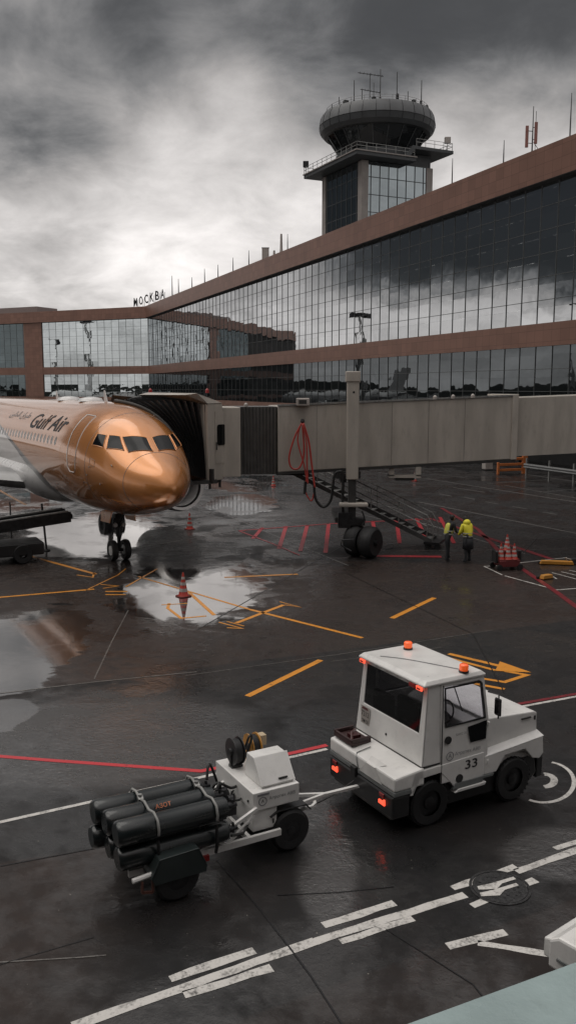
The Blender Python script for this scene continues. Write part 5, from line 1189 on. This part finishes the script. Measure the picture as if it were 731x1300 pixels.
# ------------------------------------------------------------------ people
def grow(name, joints, edges, m, parent, root=0, sub=2):
    me = bpy.data.meshes.new(name); me.from_pydata([j[0] for j in joints], edges, [])
    o = bpy.data.objects.new(name, me); COL.objects.link(o)
    sk = o.modifiers.new('skin', 'SKIN'); sk.use_smooth_shade = True
    if not me.skin_vertices: me.attributes  # created by the modifier below
    o.modifiers.new('sub', 'SUBSURF').levels = sub
    bpy.context.view_layer.update()
    sv = me.skin_vertices
    if not len(sv):
        bpy.context.view_layer.objects.active = o; bpy.ops.mesh.customdata_skin_add() if hasattr(bpy.ops.mesh, 'customdata_skin_add') else None
        sv = me.skin_vertices
    for i, j in enumerate(joints):
        r = j[1] if isinstance(j[1], tuple) else (j[1], j[1]); sv[0].data[i].radius = r; sv[0].data[i].use_root = (i == root)
    dg = bpy.context.evaluated_depsgraph_get(); dg.update()
    me2 = bpy.data.meshes.new_from_object(o.evaluated_get(dg)); bpy.data.objects.remove(o)
    me2.materials.clear(); me2.materials.append(m)
    for p in me2.polygons: p.use_smooth = True
    return link(name, me2, parent)
M_trou = mat('dark_trousers', (.012, .013, .016), .8); M_skinc = mat('skin', (.35, .19, .13), .5); M_hair = mat('dark_hair', (.012, .010, .009), .6)
M_vest = mat('faded_lime_vest', (.66, .64, .12), .65, bump=.2); M_vest2 = mat('lime_jacket', (.80, .72, .05), .6, bump=.2); M_refl = mat('reflective_tape', (.45, .45, .42), .4); M_jack = mat('dark_jacket', (.018, .018, .02), .8)
def person(label, loc, rz, jacket, lean, stance, coat=False, hood=False, head_bow=.0):
    t = thing('person', label, 'person', loc, rz)
    lx = lean   # forward lean along +x (facing)
    J = [((0, 0, .93), (.15, .17)), ((.02 + lx * .3, 0, 1.12), (.13, .16)), ((.04 + lx * .75, 0, 1.34), (.13, .19)), ((.04 + lx, 0, 1.47), (.075, .10)), ((.06 + lx * 1.2, 0, 1.53), .055),
         ((.0 + stance, -.11, .86), .105), ((.03 + stance * 1.2, -.13, .48), .072), ((stance * 1.5, -.15, .10), .048), ((stance * 1.5 + .13, -.17, .035), .038), ((stance * 1.5 - .04, -.15, .04), .04),
         ((-stance, .11, .86), .105), ((.02 - stance * 1.2, .13, .48), .072), ((-stance * 1.5, .15, .10), .048), ((-stance * 1.5 + .13, .17, .035), .038), ((-stance * 1.5 - .04, .15, .04), .04),
         ((.04 + lx * .9, -.20, 1.42), .07), ((.06 + lx, -.27, 1.16), .05), ((.26 + lx, -.20, 1.02), .036), ((.34 + lx, -.17, 1.03), .026),
         ((.04 + lx * .9, .20, 1.42), .07), ((.06 + lx, .27, 1.16), .05), ((.26 + lx, .18, 1.04), .036), ((.34 + lx, .14, 1.05), .026)]
    E_ = [(0, 1), (1, 2), (2, 3), (3, 4), (0, 5), (5, 6), (6, 7), (7, 8), (7, 9), (0, 10), (10, 11), (11, 12), (12, 13), (12, 14), (2, 15), (15, 16), (16, 17), (17, 18), (2, 19), (19, 20), (20, 21), (21, 22)]
    grow('body', J, E_, M_trou, t)
    # top garment: torso and sleeves, a little larger
    g = 1.14
    K = [((0, 0, .92), (.165, .185)), J[1], J[2], J[3]]
    JJ = [(p, (r[0] * g + .015, r[1] * g + .015) if isinstance(r, tuple) else r * 1.2) for p, r in [((0, 0, .93), (.15, .165)), J[1], J[2], J[3]]]
    if jacket is M_vest2: JJ += [(J[15][0], .085), (J[16][0], .066), (J[17][0], .05), (J[19][0], .085), (J[20][0], .066), (J[21][0], .05)]; EE = [(0, 1), (1, 2), (2, 3), (2, 4), (4, 5), (5, 6), (2, 7), (7, 8), (8, 9)]
    else: EE = [(0, 1), (1, 2), (2, 3)]
    v = grow('jacket' if jacket is M_vest2 else 'vest', JJ, EE, jacket, t)
    for z_ in ((1.02, 1.14) if jacket is M_vest2 else (1.04, 1.16)):
        f_ = (z_ - .93) / .54; MB().lathe([(1.0, -.02), (1.0, .02)], n=28, cap=False)
        rg = MB(); pts = []
        for hh_ in (-.02, .02): pts.append([(.02 + lx * f_ + (.185) * math.cos(a), .207 * math.sin(a), z_ + hh_) for a in [2 * math.pi * k / 28 for k in range(28)]])
        rg.loft(pts, cap=False); rg.build('reflective_tape', M_refl, v)
    if coat:
        pts = [[(.0 + (.17 + .03 * q) * math.cos(a), (.20 + .02 * q) * math.sin(a), .95 - .42 * q) for a in [2 * math.pi * k / 24 for k in range(24)]] for q in (0, .5, 1)]
        o = MB().loft(pts, cap=False).build('coat_skirt', M_trou, t, smooth=True); o.modifiers.new('s', 'SOLIDIFY').thickness = .015
    hx = .08 + lx * 1.3 + head_bow; hz = 1.65 - head_bow * .4
    def sph(c, r, n=16, f=lambda p: p):
        mb = MB(); rings = []
        for i in range(1, n):
            th = math.pi * i / n; rings.append([f(Vector((c[0] + r[0] * math.sin(th) * math.cos(a), c[1] + r[1] * math.sin(th) * math.sin(a), c[2] + r[2] * math.cos(th)))) for a in [2 * math.pi * k / 20 for k in range(20)]])
        return mb.loft(rings)
    h = sph((hx, 0, hz), (.098, .076, .12)).build('head', M_skinc, t, smooth=True)
    MB().prism([(hx + .09, hz + .02), (hx + .125, hz - .02), (hx + .09, hz - .03)], -.014, .014).build('nose', M_skinc, h, bevel=.005)
    for s_ in (-1, 1):
        sph((hx + .086, .03 * s_, hz + .02), (.012, .014, .010), 8).build('eye', M_ink, h, smooth=True)
        sph((hx - .005, .078 * s_, hz), (.02, .012, .032), 8).build('ear', M_skinc, h, smooth=True)
    MB().box(hx + .085, hx + .097, -.025, .025, hz - .062, hz - .054).build('mouth', mat('lips', (.22, .08, .07), .5), h)
    sph((hx - .022, 0, hz + .022), (.102, .084, .118), f=lambda p: Vector((min(p.x, hx + .055 + (p.z - hz) * .3), p.y, p.z))).build('hair', M_hair, h, smooth=True)
    if hood: sph((hx - .14, 0, hz - .10), (.13, .15, .13)).build('hood', jacket, v, smooth=True)
    # hands: palm, four fingers and a thumb each
    for s_, wr in ((-1, J[18][0]), (1, J[22][0])):
        w0 = Vector(wr); hj = [(tuple(w0), .026), (tuple(w0 + Vector((.05, 0, .0))), (.030, .016))]; he = [(0, 1)]
        for k in range(4):
            b = w0 + Vector((.085, (k - 1.5) * .019, 0)); l = (.03, .036, .034, .026)[k]; i0 = len(hj)
            hj += [(tuple(b), .009), (tuple(b + Vector((l, 0, -.008))), .008), (tuple(b + Vector((l * 1.4, 0, -.03))), .007)]; he += [(1, i0), (i0, i0 + 1), (i0 + 1, i0 + 2)]
        i0 = len(hj); hj += [(tuple(w0 + Vector((.04, -.032 * s_, -.005))), .011), (tuple(w0 + Vector((.075, -.045 * s_, -.015))), .009)]; he += [(0, i0), (i0, i0 + 1)]
        grow('hand', hj, he, M_skinc, t, 1, 1)
    return t
p1 = Vector(at(567, 711)); p2 = Vector(at(593, 714))
person('person in a faded lime vest with legs apart, bending towards the colleague', tuple(p1), R(35), M_vest, .10, -.13, head_bow=.05)
person('person in a bright yellow hooded jacket and long dark coat seen from behind', tuple(p2), R(118), M_vest2, .08, .05, coat=True, hood=True, head_bow=.06)

# ------------------------------------------------------------------ small things on the apron
M_yw = mat('yellow_paint_metal', (.50, .22, .03), .5, dirt=.3)
def chock(loc, rz, label, L_=.9):
    t = thing('wheel_chock', label, 'wheel chock', loc, rz, 'wheel chocks in the painted box')
    MB().prism([(-L_ / 2, .02), (-L_ / 2 + .06, .16), (L_ / 2 - .06, .16), (L_ / 2, .02)], -.1, .1).build('block', M_yw, t, bevel=.02)
    MB().tube([(L_ / 2 - .02, 0, .08), (L_ / 2 + .15, .1, .05), (L_ / 2 + .3, .02, .03)], .02, 6).build('rope', M_black, t)
    MB().box(-L_ / 2 - .05, L_ / 2 - .1, .101, .2, .01, .1).build('rubber_foot', M_rub, t, bevel=.02)
chock(at(706, 717), -.15, 'long yellow chock lying by the upper line of the white box', 1.25)
chock(at(693, 735), .5, 'short yellow and black chock beside the white hatch lines', .5)
t = thing('chock_pair', 'black and grey chock lying at the right edge of the white box', 'wheel chock', at(726, 716), .3)
MB().prism([(-.3, .02), (-.2, .22), (.2, .22), (.3, .02)], -.12, .12).build('block', M_rub, t, bevel=.02); MB().tube([(-.25, -.1, .1), (-.4, -.1, .28), (-.15, -.1, .2)], .025, 6).build('handle', M_antw, t)
# orange barrier
q = at(650, 602); t = thing('orange_barrier', 'stacked orange plastic barrier rails beneath the bridge at the right', 'barrier', q, .35)
M_or = mat('orange_barrier_paint', (.55, .17, .05), .5, dirt=.3)
for k in range(3): MB().box(-1.25, .85, -.08, .08, .25 + k * .42, .45 + k * .42).build('rail', M_or, t, bevel=.03)
MB().box(.86, 1.3, -.1, .1, .0, 1.5).build('end_post', M_or, t, bevel=.03); MB().box(-1.4, -1.24, -.1, .1, .0, .95).build('leg', M_or, t, bevel=.03)
q = at(618, 597); t = thing('utility_box', 'small pale utility box left of the orange barrier', 'utility box', q, .3)
MB().box(-.35, .35, -.3, .3, .1, .95).build('case', M_antw, t, bevel=.04); MB().box(-.4, .4, -.35, .35, .95, 1.0).build('lid', M_steel, t)
# guard rail in front of the terminal
a, b = Vector(at(664, 607)), Vector(at(800, 628)); t = thing('guard_rail', 'long steel guard rail on posts in front of the terminal wall', 'guard rail', tuple(a), math.atan2(b.y - a.y, b.x - a.x)); L_ = (b - a).length
MB().prism([(0, 1.10), (-.06, 1.0), (0, .92), (-.06, .82), (.03, .76), (.06, 1.1)], 0, L_, 'x').build('rail', mat('rail_steel', (.20, .20, .20), .45, .4), t)
n = int(L_ / 2.6)
for k in range(n + 1): MB().box(k * 2.6 + .1, k * 2.6 + .22, .06, .18, 0, 1.5).build('post', M_steel, t)

# belt loader under the airliner's flank
be = Vector((-8.75, 33.75, 0)); bd = Vector((-.886, -.463, 0)); BL = thing('belt_loader', 'low black belt loader pushed against the belly of the gold airliner', 'belt loader', tuple(be), math.atan2(bd.y, bd.x))
M_belt = mat('conveyor_belt', (.02, .02, .02), .6, bump=.4, bscale=30)
MB().prism([(0, 1.55), (0, 1.78), (7.5, 1.10), (7.5, .87)], -.42, .42).build('conveyor_belt', M_belt, BL, bevel=.03)
for y_ in (-.52, .44):
    MB().prism([(-.1, 1.45), (-.1, 1.85), (7.6, 1.17), (7.6, .77)], y_, y_ + .08).build('side_rail', M_dsteel, BL)
    MB().prism([(0, 1.853), (0, 1.90), (7.5, 1.225), (7.5, 1.18)], y_, y_ + .08).build('rail_strip', M_steel, BL)
for x_ in (-.05, 7.55): MB().lathe([(.14, -.42), (.14, .42)], (x_, 0, 1.66 - (x_ > 1) * .69), 'y', 16).build('end_roller', M_rub, BL)
MB().box(1.0, 7.4, -.7, .7, .30, .78).build('chassis', M_black, BL, bevel=.05)
MB().box(5.4, 7.2, -1.15, -.72, .40, 1.05).build('engine_cover', M_black, BL, bevel=.05)
MB().box(4.5, 5.2, -1.1, -.75, .72, .9).box(5.1, 5.22, -1.1, -.75, .9, 1.3).build('driver_seat', M_black, BL, bevel=.03)
MB().bar((3.2, 0, .7), (2.2, 0, 1.45), .14).bar((5.5, 0, .7), (6.2, 0, .98), .12).build('lift_arm', M_dsteel, BL)
for x_ in (1.8, 6.4):
    for y_ in (-.62, .62): MB().lathe([(.15, -.11), (.34, -.12), (.37, -.08), (.37, .08), (.34, .12), (.15, .11)], (x_, y_, .37), 'y', 28, cap=False).build('wheel', M_rub, BL, smooth=40)
for i, (x_, y_, z1) in enumerate(((-11.6, 35.9, 1.9), (-9.9, 35.0, 1.95))):
    t = thing('marker_pole', ('thin black pole standing below the belly, left of its pair', 'thicker black pole standing below the belly, right of its pair')[i], 'pole', (x_, y_, 0), 0)
    MB().tube([(0, 0, .05), (-.12 * i, 0, z1)], .03 + .015 * i, 6).build('shaft', M_black, t); MB().lathe([(.16, 0), (.16, .04), (.05, .07)], n=14).build('foot', M_rub, t)

# ------------------------------------------------------------------ our own side: the canopy roof below the window and the terminal behind the camera
M_can = mat('pale_green_roof_sheet', (.33, .42, .42), .3, .1, .10, 3, coat=.3, dirt=.12, bump=.15, bscale=30)
eA, eB = Vector(at(548, 1300, 4.4)), Vector(at(731, 1232, 4.4)); ed = (eB - eA).normalized(); en_ = Vector((ed.y, -ed.x, 0))
a, b = eA - ed * 2.2, eB + ed * 3.5
CR = thing('canopy_roof', 'pale green metal canopy roof close below the camera in the corner', 'canopy roof', (eA.x, eA.y, 0))
MB().plate([tuple(v) for v in (a + en_ * .0, b, b + en_ * 1.25, a + en_ * 1.25)], (0, 0, .035)).build('roof_sheet', M_can, CR, world=True)
MB().plate([tuple(v + Vector((0, 0, -.18))) for v in (a + en_ * .03, b + en_ * .03, b + en_ * .10, a + en_ * .10)], (0, 0, .178)).build('edge_trim', M_grey, CR, world=True)
for k in (0, 3.2):
    q = a + ed * (1 + k) + en_ * .7; MB().bar((q.x, q.y, 0), (q.x, q.y, 4.38), .12).build('post', M_steel, CR, world=True)
cb = thing('terminal_concourse', 'glazed concourse wall behind the camera', 'terminal', (0, -1.2, 0))
MB().box(-40, 60, -12, 0, 0, 3.4).build('base_wall', M_soff, cb); MB().box(-40, 60, -12, -.05, 9.6, 13.5).build('upper_wall', M_clad, cb)
MB().box(-40, 60, -12, -.3, 3.41, 9.59).build('glazing', mat('dark_concourse_glass', (.02, .025, .028), .05, coat=.5), cb)
# second white vehicle poking into the frame at the right edge
V = thing('service_vehicle', 'white service vehicle with round cover, cut off by the right edge above the canopy', 'vehicle', at(742, 1280, 0), R(-52))
MB().prism([(-.42, .30), (-.42, .62), (-.3, .70), (1.6, .74), (1.6, .30)], -.1, 1.3).build('body', M_white, V, bevel=.03)
MB().prism([(-.55, .32), (-.55, .54), (-.421, .58), (-.421, .32)], .0, 1.2).build('bumper', M_white, V, bevel=.02)
MB().box(-.56, -.551, .06, .36, .36, .50).build('grille', M_black, V); MB().box(-.575, -.562, .09, .30, .43, .455).build('number_strip', M_conew, V)
q = MB().tube([(.02, .10 + .17 * math.cos(a), .86 + .19 * math.sin(a)) for a in [2 * math.pi * k / 24 for k in range(25)]], .032, 8).build('round_cover', M_white, V, smooth=True)
MB().lathe([(.15, -.02), (.16, 0), (.15, .02)], (.02, .10, .86), 'x', 24).build('cover_disc', mat('brown_disc', (.12, .07, .055), .5), q)
MB().tube([(-.1, .3, .70), (.05, .35, .95), (.35, .4, 1.05), (.5, .6, .74)], .045, 8).build('arched_bar', M_white, V, smooth=True)
MB().box(.12, .55, .12, .5, .73, 1.0).build('orange_box', mat('orange_body', (.45, .10, .03), .4, coat=.3), V, bevel=.03)
MB().bar((-.30, -.11, .45), (1.5, -.11, .45), .02, .03).build('side_strip', M_grey, V)
for x_, y_ in ((.2, -.02), (1.2, -.02), (.2, 1.2), (1.2, 1.2)): MB().lathe([(.12, -.1), (.33, -.1), (.35, -.06), (.35, .06), (.33, .1), (.12, .1)], (x_, y_, .35), 'y', 26, cap=False).build('wheel', M_rub, V, smooth=40)
